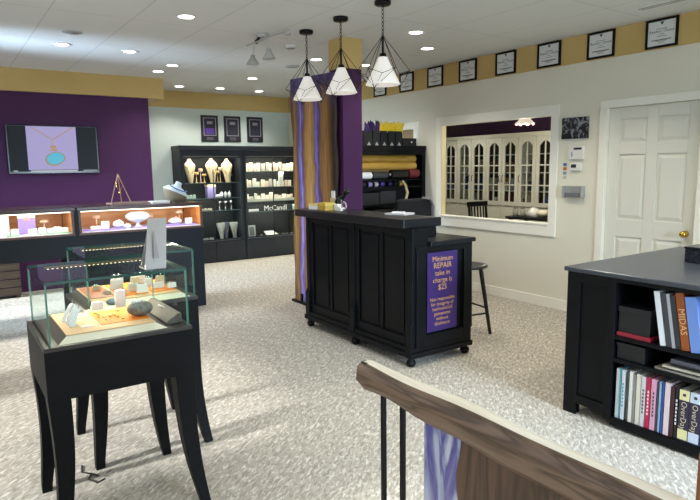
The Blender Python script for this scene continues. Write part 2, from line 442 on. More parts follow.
# framed panels on the long face: stiles, rails; recessed fields with a centre bead
def face_panel(y0, y1, z0, z1):
    fr = .05
    p.box(X0, X0+.02, y0, y0+fr, z0, z1); p.box(X0, X0+.02, y1-fr, y1, z0, z1)
    p.box(X0, X0+.02, y0+fr, y1-fr, z0, z0+.075); p.box(X0, X0+.02, y0+fr, y1-fr, z1-.05, z1)
    mid = (y0+y1)/2
    p.box(X0+.006, X0+.02, mid-.018, mid+.018, z0+.075, z1-.05)
    for a, c in ((y0+fr, mid-.018), (mid+.018, y1-fr)):
        p.box(X0+.011, X0+.02, a+.03, c-.03, z0+.105, z1-.08)
face_panel(Y0+.05, 4.205, .16, 1.105); face_panel(4.255, Y1-.05, .16, 1.105)
part(p, 'front_panels', BLACK, ct, bevel=.003)
for n_, yy in (('a', Y0), ('b', 4.205), ('c', Y1-.05)):
    q = MB(); q.box(X0-.012, X0+.02, yy, yy+.05, .16, 1.105); q.box(X0-.03, X0-.012, yy-.008, yy+.058, .10, .34)
    q.prism([(0, 0), (-.018, 0), (0, .05)], (X0-.012, yy-.008, .34), (1, 0, 0), (0, 0, 1), (0, .066, 0))
    part(q, 'pilaster', BLACK, ct, bevel=.003)
q = MB(); q.box(X0-.035, X1+.02, Y0-.02, Y1+.03, .078, .12); q.box(X0-.02, X1+.01, Y0-.008, Y1+.015, .12, .16)
part(q, 'base_moulding', BLACK, ct, bevel=.006)
q = MB()   # end panel frame
q.box(X0+.02, X0+.12, Y0-.015, Y0, .16, .965); q.box(X1-.09, X1, Y0-.015, Y0, .16, .965)
q.box(X0+.12, X1-.09, Y0-.015, Y0, .16, .25); q.box(X0+.12, X1-.09, Y0-.015, Y0, .91, .965)
part(q, 'end_frame', BLACK, ct, bevel=.003)
q = MB(); q.box(X0+.14, X1+.012, Y0-.045, Y1, .967, 1.0)
part(q, 'desk_top', BLACKT, ct, bevel=.004)
q = MB(); q.box(2.875, 3.27, 3.44, 5.12, 1.112, 1.182); q.box(X0, 3.12, 3.45, Y1, 1.09, 1.112)
part(q, 'bar_top', BLACKT, ct, bevel=.008)
q = MB(); q.box(3.14, 3.42, 3.66, 5.0, 1.0, 1.10); part(q, 'riser_shelf', BLACK, ct, bevel=.004)
for x, y in ((X0+.005, Y0+.035), (X0+.005, 4.22), (X0+.005, Y1-.03), (X1-.02, Y0+.035), (X1-.02, Y1-.03)):
    part(bun_foot((x, y, 0), 1.05), 'foot', BLACK, ct)
SIGNP = mat('purple_sign', '#2c1454', .5); SIGNT = mat('sign_lettering', '#b98a52', .6)
sg = thing('repair_sign', (3.245, Y0-.016, .27), 'purple sign about the minimum repair charge on the counter end', 'sign')
part(bx(3.085, 3.41, Y0-.0195, Y0-.0155, .27, .91), 'board', SIGNP, sg)
t = MB(); t2 = MB()
for i, (s_, z, sz) in enumerate((('Minimum', .855, .052), ('REPAIR', .80, .055), ('take in', .74, .052), ('charge is', .683, .052), ('$25', .625, .055),
        ('Not responsible', .53, .036), ('for integrity of', .49, .036), ('heirloom/old', .45, .036), ('gemstones', .41, .036), ('without', .37, .036), ('disclosure', .33, .036))):
    (t if i < 5 else t2).text(s_, sz*1.15, (3.247, Y0-.0205, z), (1, 0, 0), (0, 0, 1))
part(t, 'heading_lettering', SIGNT, sg, label='larger gold lettering')
part(t2, 'notice_lettering', SIGNT, sg, label='smaller gold lettering')

# items on the bar top (z 1.182)
BT = 1.182
def small_box(name, c, size, rot, m, lidm, label, cat='box', group=None):
    o = thing(name, c, label, cat, group)
    R_ = rotz(rot); x, y, z = c; a, b_, h = size
    part(bx(x-a/2, x+a/2, y-b_/2, y+b_/2, z, z+h*.62, rot=R_, piv=c), 'box_body', m, o, bevel=.002)
    part(bx(x-a/2-.002, x+a/2+.002, y-b_/2-.002, y+b_/2+.002, z+h*.62, z+h, rot=R_, piv=c), 'lid', lidm, o, bevel=.002)
    return o
small_box('gift_box', (3.02, 4.93, BT), (.10, .13, .055), .2, WHITE, mat('pale_yellow_card', '#e3d28c', .5), 'cream and white small box at the slab end of the counter top')
small_box('gift_box', (3.03, 4.76, BT), (.11, .14, .07), -.1, mat('mustard_card', '#c9a63e', .5), mat('yellow_card', '#dcc05a', .5), 'mustard yellow small box next to the cream one on the counter')
w = thing('tape_dispenser', (3.05, 4.60, BT), 'white tape dispenser with a clear roll on the counter top', 'tape dispenser')
part(MB().prism([(-.06, 0), (.06, 0), (.06, .03), (.02, .035), (0, .06), (-.05, .06)], (3.05, 4.62, BT), (0, -1, 0), (0, 0, 1), (.05, 0, 0)), 'dispenser_body', WHITE, w, bevel=.003)
part(MB().tube([(3.08, 4.545+.035*math.cos(a*PI/8), BT+.045+.035*math.sin(a*PI/8)) for a in range(16)], .008, closed=True), 'tape_roll', mat('pinkish_tape', '#b9a3a8', .3), w)
w = thing('desk_figurine', (3.20, 4.78, BT), 'dark figurine leaning in front of the purple column, on the counter', 'figurine')
g = MB(); g.lathe([(.0, 0), (.05, 0), (.052, .012), (.03, .03), (.028, .06), (.036, .09), (.022, .12), (0, .13)], (3.20, 4.78, BT), 18)
g.tube([(3.2, 4.78, BT+.09), (3.2, 4.74, BT+.13), (3.2, 4.69, BT+.16)], [.028, .026, .02]); g.ball((3.2, 4.665, BT+.175), (.03, .032, .026))
g.tube([(3.2, 4.79, BT+.1), (3.19, 4.83, BT+.09), (3.19, 4.86, BT+.05)], [.018, .016, .012])
part(g, 'figure', mat('dark_green_black', '#1a211f', .3), w)
tg = thing('price_card', (3.24, 5.02, BT), 'cream upright card with a white top at the foot of the slab, on the counter', 'card')
part(bx(3.235, 3.245, 4.93, 5.02, BT, BT+.10), 'card', mat('buff_card', '#d9c896', .6), tg)
part(bx(3.234, 3.244, 4.94, 5.0, BT+.10, BT+.17), 'card_header', WHITE, tg)
w = MB(); w.box(3.12, 3.28, 3.78, 3.98, BT, BT+.012, rot=rotz(.3)); 
pp = thing('paper_stack', (3.2, 3.88, BT), 'white papers lying at the stool end of the counter top', 'papers')
part(w, 'sheets', mat('greyish_paper', '#c9c4c4', .6), pp)
part(bx(3.17, 3.2, 3.82, 3.93, BT+.012, BT+.024, rot=rotz(.6)), 'folded_note', WHITE, pp)
# items under the bar feet: small silver castor seen between feet
cs_ = thing('cable_spool', (3.12, 4.78, 0), 'small pale cylinder lying on the carpet under the counter', 'spool')
part(MB().cyl((3.10, 4.79, .03), (3.14, 4.77, .03), .03, n=20), 'drum', mat('grey_plastic', '#9a9a98', .4), cs_)
part(MB().cyl((3.09, 4.795, .03), (3.10, 4.79, .03), .036, n=20), 'flange', mat('dark_plastic', '#303030', .5), cs_)

# ------------------------------------------------------------------ STOOL
st = thing('bar_stool', (4.05, 3.90, 0), 'dark round-seat wooden stool pulled up behind the black counter', 'stool')
sx_, sy_ = 4.05, 3.90
part(MB().lathe([(0, .628), (.15, .628), (.182, .638), (.188, .648), (.18, .66), (.14, .664), (0, .656)], (sx_, sy_, 0), 32), 'seat', mat('dark_seat', '#0f0c0a', .4), st)
WALN = mat('dark_stool_wood', '#140f0d', .4)
feet = []
for a in (math.radians(-55), math.radians(35), math.radians(125), math.radians(215)):
    tx, ty = sx_+.12*math.cos(a), sy_+.12*math.sin(a); fx, fy = sx_+.22*math.cos(a), sy_+.22*math.sin(a)
    part(MB().cyl((fx, fy, 0), (tx, ty, .63), .016, .021, n=12), 'leg', WALN, st)
    feet.append(((fx, fy), (tx, ty)))
for i in range(4):
    z = .20 if i % 2 else .25; (a, b2), (c, d) = feet[i], feet[(i+1) % 4]
    q = z/.63
    part(MB().cyl((a[0]+(b2[0]-a[0])*q, a[1]+(b2[1]-a[1])*q, z), (c[0]+(d[0]-c[0])*q, c[1]+(d[1]-c[1])*q, z), .009, n=10), 'stretcher', WALN, st)

# ------------------------------------------------------------------ PENDANT LAMPS
SHADE = mat('white_glass_shade', '#f2f0ec', .35, emis='#fff4e6', es=.36)
def pendant(y, label):
    x = 3.02
    o = thing('pendant_lamp', (x, y, CE), label, 'pendant lamp', 'geometric cage pendants over the service counter')
    part(MB().lathe([(.0, 2.852), (.058, 2.852), (.066, 2.858), (.066, CE), (.0, CE)], (x, y, 0), 28), 'canopy', METALB, o)
    ch = MB()   # chain of links
    z = 2.85; k = 0
    while z > 2.63:
        L_ = [(x+(.009*math.cos(t_*PI/6) if k % 2 else 0), y+(0 if k % 2 else .009*math.cos(t_*PI/6)), z-.018+.018*math.sin(t_*PI/6)) for t_ in range(12)]
        ch.tube(L_, .0028, 6, closed=True); z -= .03; k += 1
    part(ch, 'chain', METALB, o)
    part(MB().cyl((x, y, 2.44), (x, y, 2.62), .009, n=10).lathe([(.0, 2.49), (.024, 2.485), (.03, 2.46), (.034, 2.44), (0, 2.44)], (x, y, 0), 16), 'socket', METALB, o)
    part(MB().lathe([(.036, 2.455), (.058, 2.405), (.136, 2.250), (.140, 2.240), (.132, 2.237), (.055, 2.395), (.03, 2.45)], (x, y, 0), 36), 'shade', SHADE, o)
    cg = MB(); n = 6; top = Vector((x, y, 2.625)); ring = []; low = []
    for i in range(n):
        a = 2*PI*i/n+.35
        ring.append(Vector((x+.215*math.cos(a), y+.215*math.sin(a), 2.345)))
    for i in range(3):
        a = 2*PI*(2*i+1)/6+.35
        low.append(Vector((x+.13*math.cos(a), y+.13*math.sin(a), 2.205)))
    mid = []
    for i in range(n):
        a = 2*PI*(i+.5)/n+.35; mid.append(Vector((x+.155*math.cos(a), y+.155*math.sin(a), 2.31)))
    r_ = .0026
    for i in range(n):
        cg.cyl(top, ring[i], r_, n=6); cg.cyl(ring[i], mid[i], .0022, n=6); cg.cyl(mid[i], ring[(i+1) % n], .0022, n=6)
        a = 2*PI*(i+.5)/n+.35
    for i in range(3):
        for m_ in (mid[2*i], mid[2*i+1]): cg.cyl(m_, low[i], .0022, n=6)
        cg.cyl(ring[2*i+1], low[i], .0022, n=6)
        cg.cyl(ring[(2*i)], low[i-1], .0022, n=6)
    part(cg, 'wire_cage', METALB, o)
    part(MB().ball((x, y, 2.33), .03), 'bulb', mat('warm_bulb', '#ffffff', .3, emis='#ffe9c8', es=12), o)
    return o
pendant(5.06, 'black wire pendant with white shade nearest the wood slab, farthest of the three')
pendant(4.47, 'middle black wire pendant lamp with white shade, in front of the column')
pendant(3.87, 'nearest and largest-looking black wire pendant with white cone shade')

# ------------------------------------------------------------------ CEILING FITTINGS
LENS = mat('downlight_lens', '#ffffff', .4, emis='#fff6ea', es=14)
RIMW = mat('downlight_rim', '#e6e6e2', .4)
LP = [(1.87, 5.13, 'recessed ceiling light alone near the top middle of the ceiling'),
      (1.17, 6.89, 'recessed ceiling light nearest the round ceiling speaker, left side'),
      (1.86, 6.92, 'recessed ceiling light in front of the tan soffit, second from the left'),
      (2.54, 7.54, 'recessed ceiling light just off the end of the tan soffit, nearer of the pair'),
      (2.53, 8.09, 'recessed ceiling light just off the soffit corner, farther of the pair'),
      (3.24, 9.35, 'recessed ceiling light nearest the inner soffit end by the back wall'),
      (3.88, 9.26, 'recessed ceiling light above the row of black plaques on the back wall'),
      (3.87, 8.03, 'recessed ceiling light below the track light, off the back wall'),
      (4.59, 9.29, 'recessed ceiling light by the back wall nearest the wood slab'),
      (3.88, 6.28, 'recessed ceiling light seen between the two farther pendants'),
      (4.62, 6.3, 'recessed ceiling light seen just left of the nearest pendant shade'),
      (3.96, 4.55, 'recessed ceiling light just right of the nearest pendant canopy'),
      (4.59, 5.08, 'recessed ceiling light between nearest pendant and the certificates')]
def spot(x, y, e, z=CE-.03, ang=120, col=(1, .965, .91)):
    l = bpy.data.lights.new('spot_lamp', 'SPOT'); l.energy = e; l.spot_size = math.radians(ang); l.spot_blend = .6
    l.shadow_soft_size = .05; l.color = col
    o = bpy.data.objects.new('spot_lamp', l); COL.objects.link(o); o.location = (x, y, z); return o
E_SPOT = 40
dl0 = None
for x, y, lab in LP:
    o = thing('recessed_light', (x, y, CE), lab, 'ceiling light', 'recessed ceiling lights')
    part(MB().lathe([(.072, CE-.0005), (.088, CE-.004), (.084, CE-.008), (.066, CE-.009), (.066, CE-.0005)], (x, y, 0), 28), 'rim', RIMW, o)
    part(MB().lathe([(0, CE-.006), (.066, CE-.006), (.066, CE-.003), (0, CE-.003)], (x, y, 0), 28), 'lens', LENS, o)
    spot(x, y, E_SPOT)
for x, y in ((1.2, 3.4), (1.2, 1.4), (2.6, .4), (-.6, 5.1), (-.6, 6.9), (-.6, 3.0)): spot(x, y, E_SPOT)  # unseen spots without fittings, added for more light
for x, y in ((2.9, 2.2), (4.3, 3.2), (4.3, 1.2)): spot(x, y, 70, col=(1, .93, .80))  # added warm spots out of view, brighten the right wall
def disc_fit(name, x, y, r, h, m, lab, cat):
    o = thing(name, (x, y, CE), lab, cat)
    part(MB().lathe([(0, CE-h), (r*.86, CE-h), (r, CE-h*.6), (r, CE), (0, CE)], (x, y, 0), 28), 'housing', m, o)
    part(MB().lathe([(0, CE-h-.002), (r*.7, CE-h-.002), (r*.7, CE-h+.001), (0, CE-h+.001)], (x, y, 0), 28), 'grille', mat('grey_grille', '#9b9d9b', .6), o)
disc_fit('ceiling_speaker', 1.164, 6.264, .09, .008, mat('grey_plastic2', '#a8a9a6', .5), 'round grey speaker set in the ceiling over the left display case', 'speaker')
disc_fit('air_vent', 3.87, 6.86, .10, .014, mat('grey_plastic2', '#a8a9a6', .5), 'small grey round vent in the ceiling left of the farthest pendant', 'vent')
disc_fit('smoke_detector', 3.22, 5.72, .065, .035, mat('white_plastic', '#dcdcd6', .4), 'round white smoke detector beside the farthest pendant canopy', 'smoke detector')
v = thing('slot_diffuser', (5.02, 2.7, CE), 'narrow slotted air diffuser in the ceiling near the right wall', 'vent')
part(bx(4.97, 5.09, 2.2, 2.92, CE-.006, CE), 'frame', RIMW, v)
part(bx(5.0, 5.018, 2.22, 2.9, CE-.008, CE-.005), 'slot', mat('dark_slot', '#8b8c88', .7), v)
part(bx(5.045, 5.06, 2.22, 2.9, CE-.008, CE-.005), 'slot', mat('dark_slot', '#8b8c88', .7), v)
# track light
tr = thing('track_light', (2.73, 5.45, CE), 'brushed white track light with swivelling spot heads on the ceiling', 'track light')
NICK = mat('satin_nickel', '#bdbdb9', .4, .3)
part(MB().lathe([(0, CE-.035), (.05, CE-.035), (.062, CE-.02), (.062, CE), (0, CE)], (2.73, 5.40, 0), 24).cyl((2.72, 5.40, 2.82), (2.73, 5.40, 2.86), .01, n=10), 'canopy', NICK, tr)
part(MB().tube([(2.69, 5.68, 2.815), (2.70, 5.5, 2.82), (2.71, 5.27, 2.822), (2.72, 5.05, 2.82), (2.73, 4.86, 2.815)], .009), 'rail', NICK, tr)
for yy, lean in ((5.55, .03), (5.24, -.01)):
    h = MB(); h.tube([(2.705, yy, 2.82), (2.705, yy+.02, 2.76), (2.70, yy+lean, 2.70)], .006)
    h.lathe([(0, 2.705), (.02, 2.71), (.026, 2.68), (.062, 2.63), (.064, 2.62), (0, 2.63)], (2.70, yy+lean, 0), 20)
    part(h, 'spot_head', NICK, tr)
part(MB().cyl((2.71, 5.50, 2.83), (2.69, 5.40, 2.85), .014, n=12).cyl((2.715, 5.52, 2.825), (2.71, 5.50, 2.83), .02, n=12), 'spot_head', METALB, tr, label='black spot head folded flat against the ceiling')
part(MB().lathe([(0, 2.79), (.03, 2.785), (.02, 2.82), (0, 2.822)], (2.73, 4.9, 0), 16), 'end_cap', NICK, tr)

# ------------------------------------------------------------------ FRAMES ON WALLS
INK = mat('dark_ink', '#2b2b2e', .7)
PAPER = mat('certificate_paper', '#dedfd8', .6)
FRB = mat('black_frame', '#060607', .5, spec=.2)
cert_ys = [2.94, 3.54, 4.145, 4.735, 5.33, 5.915, 6.495, 7.1]
cert_lab = ['framed certificate nearest the camera, last at the right end of the row over the door',
            'framed certificate over the door frame, second from the right end of the row',
            'framed certificate third from the right end of the row, above the small photo print',
            'framed certificate above the look-through window, fourth from the right end',
            'framed certificate fifth from the right end, above the window\'s middle',
            'framed certificate sixth from the right end, above the window\'s left part',
            'framed certificate partly behind the nearest pendant\'s wire cage, at its right',
            'framed certificate half hidden by the nearest pendant shade, farthest of the row']
for i, (yc, lab) in enumerate(zip(cert_ys, cert_lab)):
    z0, z1 = 2.622, 2.876; w2 = .146
    x = XR-.007
    o = thing('framed_certificate', (x, yc, z0), lab, 'framed certificate', 'certificates on the tan band of the right wall')
    # tilt forward slightly is omitted: frames hang flat
    f = MB(); t_ = .02
    f.box(x-.022, x, yc-w2, yc-w2+t_, z0, z1); f.box(x-.022, x, yc+w2-t_, yc+w2, z0, z1)
    f.box(x-.022, x, yc-w2+t_, yc+w2-t_, z0, z0+t_); f.box(x-.022, x, yc-w2+t_, yc+w2-t_, z1-t_, z1)
    part(f, 'frame', FRB, o, bevel=.002)
    part(bx(x-.010, x-.002, yc-w2+t_, yc+w2-t_, z0+t_, z1-t_), 'paper', PAPER, o)
    t = MB(); xx = x-.0108
    t.prism([(-.018, 0), (.018, 0), (.0, -.028)], (xx, yc, z1-t_-.008), (0, -1, 0), (0, 0, 1), (-.0006, 0, 0))
    t.text("Readers' Choice", .034, (xx, yc, z0+.145), (0, -1, 0), (0, 0, 1))
    for zz, ww in ((.118, .02), (.10, .045), (.165, .05), (.066, .09), (.058, .05), (.045, .03)):
        t.box(xx-.0006, xx, yc-ww, yc+ww, z0+zz, z0+zz+(.007 if ww > .08 else .0035))
    part(t, 'lettering', INK, o)

MATB = mat('black_mount', '#141118', .5)
for i, (xc, lab, c_) in enumerate(((3.94, 'black plaque with a violet lower picture, first of three above the tall bookcases', '#5a3a94'),
                                   (4.362, 'black plaque in the middle of the three above the tall bookcases', '#2a2333'),
                                   (4.80, 'black plaque nearest the wood slab, last of three above the bookcases', '#232a3a'))):
    z0, z1 = 2.06, 2.507; y = YB; w2 = .155
    o = thing('wall_plaque', (xc, y, z0), lab, 'plaque', 'black plaques on the back wall')
    part(bx(xc-w2, xc+w2, y-.02, y, z0, z1), 'backing', MATB, o, bevel=.003)
    f = MB(); a, b_, c, d = xc-.115, xc+.115, z0+.10, z1-.04; t_ = .014
    f.box(a, a+t_, y-.024, y-.02, c, d); f.box(b_-t_, b_, y-.024, y-.02, c, d); f.box(a+t_, b_-t_, y-.024, y-.02, c, c+t_); f.box(a+t_, b_-t_, y-.024, y-.02, d-t_, d)
    part(f, 'silver_border', mat('dull_silver', '#8d8b96', .5), o)
    part(bx(a+t_, b_-t_, y-.0215, y-.02, c+t_, d-t_), 'print', mat('plaque_dark', '#1b1722', .4), o)
    g = MB(); g.box(xc-.08, xc+.08, y-.0225, y-.0215, c+.03, c+.13); part(g, 'picture', mat('plaque_picture_%d' % i, c_, .4), o)
    g = MB(); g.box(xc-.05, xc+.05, y-.0225, y-.0215, d-.11, d-.06)
    for k in range(3): g.box(xc-.06, xc+.06, y-.0225, y-.02, z0+.03+k*.018, z0+.036+k*.018)
    part(g, 'engraving', mat('plaque_engraving', '#8b8794', .5), o)

# black and white print and the controls between window and door
o = thing('photo_print', (XR, 3.79, 1.85), 'small black and white abstract print on the wall beside the window', 'picture')
part(bx(XR-.022, XR, 3.64, 3.95, 1.85, 2.068), 'canvas', noisy('bw_abstract', '#0b0b0d', '#8f9095', (12, 12, 9), 3, .4, lo=.5, hi=.62, dist=2.2), o, bevel=.002)
PLW = mat('off_white_plastic', '#dfddd3', .4); LCD = mat('dark_lcd', '#26282b', .3)
o = thing('alarm_keypad', (XR, 3.765, 1.63), 'white alarm keypad with dark display, below the abstract print', 'keypad')
part(bx(XR-.028, XR, 3.68, 3.85, 1.635, 1.77), 'housing', PLW, o, bevel=.006)
part(bx(XR-.030, XR-.027, 3.70, 3.79, 1.735, 1.757), 'display', LCD, o)
part(bx(XR-.030, XR-.027, 3.805, 3.815, 1.665, 1.715), 'label_strip', mat('violet_label', '#7a7fb0', .5), o)
o = thing('thermostat', (XR, 3.765, 1.51), 'small white thermostat with dark screen under the alarm keypad', 'thermostat')
part(bx(XR-.028, XR, 3.695, 3.84, 1.515, 1.60), 'housing', PLW, o, bevel=.012)
part(bx(XR-.030, XR-.027, 3.755, 3.815, 1.55, 1.585), 'display', LCD, o)
for k, (zz, c_, nm) in enumerate(((1.585, '#5a78a8', 'blue'), (1.54, '#b56b4a', 'rust red'), (1.495, '#8494ac', 'grey blue'), (1.45, '#bdbdb6', 'pale grey'))):
    s_ = bx(XR-.008, XR, 3.885, 3.925, zz-.016, zz+.016).build('wall_button', mat('button_%d' % k, c_, .5), loc=(XR, 3.905, zz-.016), bevel=.003)
    tag(s_, '%s small square button in the column left of the thermostat' % nm, 'button', 'buttons on the right wall')
o = thing('card_holder', (XR, 3.775, 1.235), 'silver and clear holder on the wall below the thermostat', 'holder')
h = MB(); h.box(XR-.012, XR, 3.655, 3.895, 1.25, 1.36); h.box(XR-.06, XR-.012, 3.655, 3.672, 1.235, 1.36); h.box(XR-.06, XR-.012, 3.878, 3.895, 1.235, 1.36)
part(h, 'back_plate', mat('brushed_grey', '#a9aaa6', .35, .3), o, bevel=.003)
part(bx(XR-.055, XR-.045, 3.69, 3.86, 1.245, 1.29), 'tray', mat('grey_tray', '#6c6e70', .4), o)
part(bx(XR-.05, XR-.015, 3.71, 3.84, 1.25, 1.262), 'cards', WHITE, o)

# ------------------------------------------------------------------ TV
tv = thing('television', (1.29, 8.76, 1.553), 'wall-mounted black television showing a turquoise pendant, on the purple wall', 'television')
part(bx(.745, 1.84, 8.70, 8.755, 1.553, 2.178), 'bezel', mat('tv_black', '#08080a', .2), tv, bevel=.006)
part(bx(.765, 1.82, 8.6975, 8.7, 1.583, 2.165), 'screen', mat('tv_side_grey', '#0b0d0f', .4, emis='#2c343a', es=.3, spec=.15), tv)
part(bx(.975, 1.568, 8.6955, 8.6975, 1.603, 2.163), 'picture', mat('tv_lavender', '#101014', .5, emis='#b7aee0', es=.75), tv)
t = MB()
def yq(x): return 8.695
t.tube([(1.03, 8.695, 2.155), (1.28, 8.695, 1.995)], .005); t.tube([(1.53, 8.695, 2.155), (1.28, 8.695, 1.995)], .005)
t.tube([(1.28, 8.695, 1.995), (1.28, 8.695, 1.90)], .004); t.ball((1.28, 8.695, 1.90), (.035, .004, .02)); t.ball((1.285, 8.695, 1.86), (.05, .004, .012))
part(t, 'pictured_chain', mat('screen_gold', '#403010', .3, emis='#c99a4a', es=.7), tv)
def blob(cx, cz, a, b_, y, th):
    P = []
    for k in range(28):
        q = 2*PI*k/28; s_ = 1+.12*math.sin(q*2+.6)
        P.append((cx+a*s_*math.cos(q), cz+b_*s_*math.sin(q)))
    return MB().prism(P, (0, y, 0), (1, 0, 0), (0, 0, 1), (0, th, 0))
part(blob(1.295, 1.745, .112, .095, 8.6945, .001), 'pictured_rim', mat('screen_rim', '#403010', .3, emis='#8f7a2a', es=.6), tv)
part(blob(1.298, 1.75, .096, .08, 8.6935, .001), 'pictured_stone', mat('screen_turquoise', '#103a40', .3, emis='#12a3bd', es=.85), tv)
t = MB(); t.box(.80, .85, 8.6945, 8.6955, 1.585, 1.597); t.box(1.0, 1.56, 8.6945, 8.6955, 1.583, 1.596); t.box(1.63, 1.81, 8.6945, 8.6955, 1.588, 1.596)
part(t, 'caption_bar', mat('screen_caption', '#303030', .3, emis='#c8c6b8', es=.7), tv)

# ------------------------------------------------------------------ LONG DISPLAY CASES (left)
OAK = noisy('orange_oak', '#d98a4c', '#e79f63', (3, 3, 20), rough=.5)
TRIMB = noisy('brown_case_trim', '#4a2f20', '#5d3b28', (4, 30, 30), rough=.4)
LEDM = mat('led_light', '#ffffff', .5, emis='#fff0dc', es=4)
CY0, CY1 = 6.535, 7.15
def long_case(x0, x1, label, legs):
    o = thing('jewellery_display_case', ((x0+x1)/2, (CY0+CY1)/2, 0), label, 'display case', 'long display cases in front of the purple wall')
    b = MB()
    if legs:
        b.box(x0, x1, CY0, CY1, .70, .925)
    else:
        b.box(x0, x1, CY0+.01, CY1, .0, .925)
    part(b, 'cabinet_body', NAVYB, o)
    if legs:
        for a in (x0, x1-.06):
            for c in (CY0, CY1-.06): part(bx(a, a+.06, c, c+.06, 0, .70), 'leg', NAVYB, o)
    part(bx(x0-.004, x1+.004, CY0-.008, CY1, .925, .945), 'bottom_trim', TRIMB, o, bevel=.002)
    fr = MB(); t_ = .022
    for a in (x0, x1-t_):
        fr.box(a, a+t_, CY0, CY0+t_, .945, 1.185); fr.box(a, a+t_, CY1-t_, CY1, .945, 1.185)
    fr.box(x0+t_, x1-t_, CY0, CY0+.014, 1.172, 1.185)
    part(fr, 'frame', TRIMB, o)
    part(bx(x0+t_, x1-t_, CY1-.02, CY1-.004, .945, 1.172), 'back_board', OAK, o, label='orange oak inner back')
    e = MB(); e.box(x0+.002, x0+.014, CY0+t_, CY1-.02, .945, 1.172); e.box(x1-.014, x1-.002, CY0+t_, CY1-.02, .945, 1.172)
    part(e, 'side_board', OAK, o)
    part(bx(x0+.014, x1-.014, CY0+t_, CY1-.02, .945, .952), 'deck', mat('white_deck', '#efeaf2', .5), o)
    part(bx(x0-.015, x1+.015, CY0-.02, CY1+.02, 1.185, 1.212), 'top', noisy('brown_top', '#3a2a26', '#463430', (5, 5, 5), rough=.22), o, bevel=.003)
    part(bx(x0+.03, x1-.03, CY0+.03, CY0+.045, 1.163, 1.172), 'led_strip', LEDM, o)
    part(bx(x0+t_, x1-t_, CY0+.004, CY0+.008, .952, 1.172), 'glass_front', GLASS, o)
    l = bpy.data.lights.new('case_light', 'AREA'); l.shape = 'RECTANGLE'; l.size = x1-x0-.1; l.size_y = .03; l.energy = 3.6; l.color = (1, .9, .78)
    lo = bpy.data.objects.new('case_light', l); COL.objects.link(lo); lo.location = ((x0+x1)/2, CY0+.05, 1.16); lo.rotation_euler = (math.radians(28), 0, 0)
    return o
long_case(-.35, 1.10, 'long glass-fronted jewellery case on legs, under the television', True)
long_case(1.145, 2.46, 'long glass-fronted jewellery case closed to the floor, nearest the bookcases', False)
part_div = bx(1.10, 1.145, CY0-.004, CY1, .70, 1.185).build('case_divider', NAVYB, loc=(1.12, 6.8, .70))
tag(part_div, 'dark upright divider joining the two long display cases', 'divider')

DK = .952
def mini_stand(x, y, z, h, m, name='ring_stand', label='', cat='ring stand', group=None, r=.02):
    o = thing(name, (x, y, z), label, cat, group)
    part(MB().lathe([(0, 0), (r, 0), (r*.9, .006), (r*.25, .012), (r*.2, h*.75), (0, h*.75)], (x, y, z), 14), 'stem', m, o)
    part(MB().lathe([(0, h*.72), (r*1.3, h*.76), (r*1.5, h*.85), (r*1.1, h), (0, h)], (x, y, z), 14), 'head', m, o)
    return o
def card(x, y, z, w, h, m, label, group, d=.035):
    o = MB().prism([(0, 0), (d, 0), (.008, h), (0, h)], (x-w/2, y-d/2, z), (0, 1, 0), (0, 0, 1), (w, 0, 0)).build('earring_card', m, loc=(x, y, z), bevel=.0015)
    # ornament
    g = MB(); g.ball((x-w*.18, y-d/2-.002+.5*d, z+h*.99), (.006, .006, .006), 8, 5); g.ball((x+w*.18, y-d/2-.002+.5*d, z+h*.99), (.006, .006, .006), 8, 5)
    part(g, 'earring', SILVER, o)
    return tag(o, label, 'earring card', group)
def bust(x, y, z, h, m, label, group=None, w=None, flat=False, name='necklace_bust'):
    """neck-and-shoulders jewellery form"""
    w = w or h*.42
    o = thing(name, (x, y, z), label, 'necklace display', group)
    prof = [(.0, .36), (.04, .38), (.12, .44), (.32, .62), (.52, .82), (.66, .97), (.72, 1.0), (.78, .88), (.84, .64), (.90, .42), (.95, .33), (1.0, .26)]
    if flat: prof = [(.0, .40), (.12, .40), (.3, .50), (.55, .74), (.8, .92), (.93, 1.0), (1.0, .96)]
    rings = []
    for t_, ww in prof:
        a = w*.5*ww; dd = h*.10*(.6+.5*ww); yy = y + h*.10*(.5-t_)*0 + h*.22*(t_-.4)*.5
        rings.append([(x+a*math.cos(q*PI/8), yy+dd*math.sin(q*PI/8), z+h*t_) for q in range(16)])
    part(MB().loft(rings), 'bust_form', m, o)
    nk = []
    for k in range(17):
        q = -PI*.12 + (PI*1.24)*k/16
        nk.append((x-w*.27*math.cos(q), y-h*.085, z+h*(.70-.34*max(0, math.sin(q)))))
    part(MB().tube(nk, h*.008, 6), 'necklace', GOLD, o)
    return o
g1 = 'small pieces inside the long case under the television'
g2 = 'small pieces inside the long case nearest the bookcases'
WG = mat('white_leatherette', '#f3f3f4', .45)
# left case
card(.475, 6.72, DK, .12, .20, WG, 'tall white card in the left end of the long case', g1)
o = thing('necklace_easel', (.70, 6.78, DK), 'lavender upright display with a white top band, inside the long case', 'display')
part(bx(.62, .775, 6.77, 6.79, DK, DK+.19), 'board', LAV, o); part(bx(.618, .777, 6.765, 6.795, DK+.165, DK+.205), 'header', WG, o)
part(MB().ball((.70, 6.762, DK+.155), (.035, .01, .02)), 'ornament', mat('pink_bead', '#e0a0a8', .3), o)
card(.575, 6.66, DK, .07, .07, WG, 'white low card left of the lavender display in the long case', g1)
card(.73, 6.64, DK, .085, .065, WG, 'white low card in front of the lavender display', g1)
mini_stand(.86, 6.82, DK, .135, mat('rosy_stand', '#e6b9a0', .4), label='rosy T-shaped stand near the centre of the long case', group=g1, r=.03)
for k, xx in enumerate((.82, .90, .96, 1.03)): card(xx, 6.68+.01*(k % 2), DK, .07, .055+.012*((k+1) % 2), WG, 'white earring card in the row beside the case divider', g1)
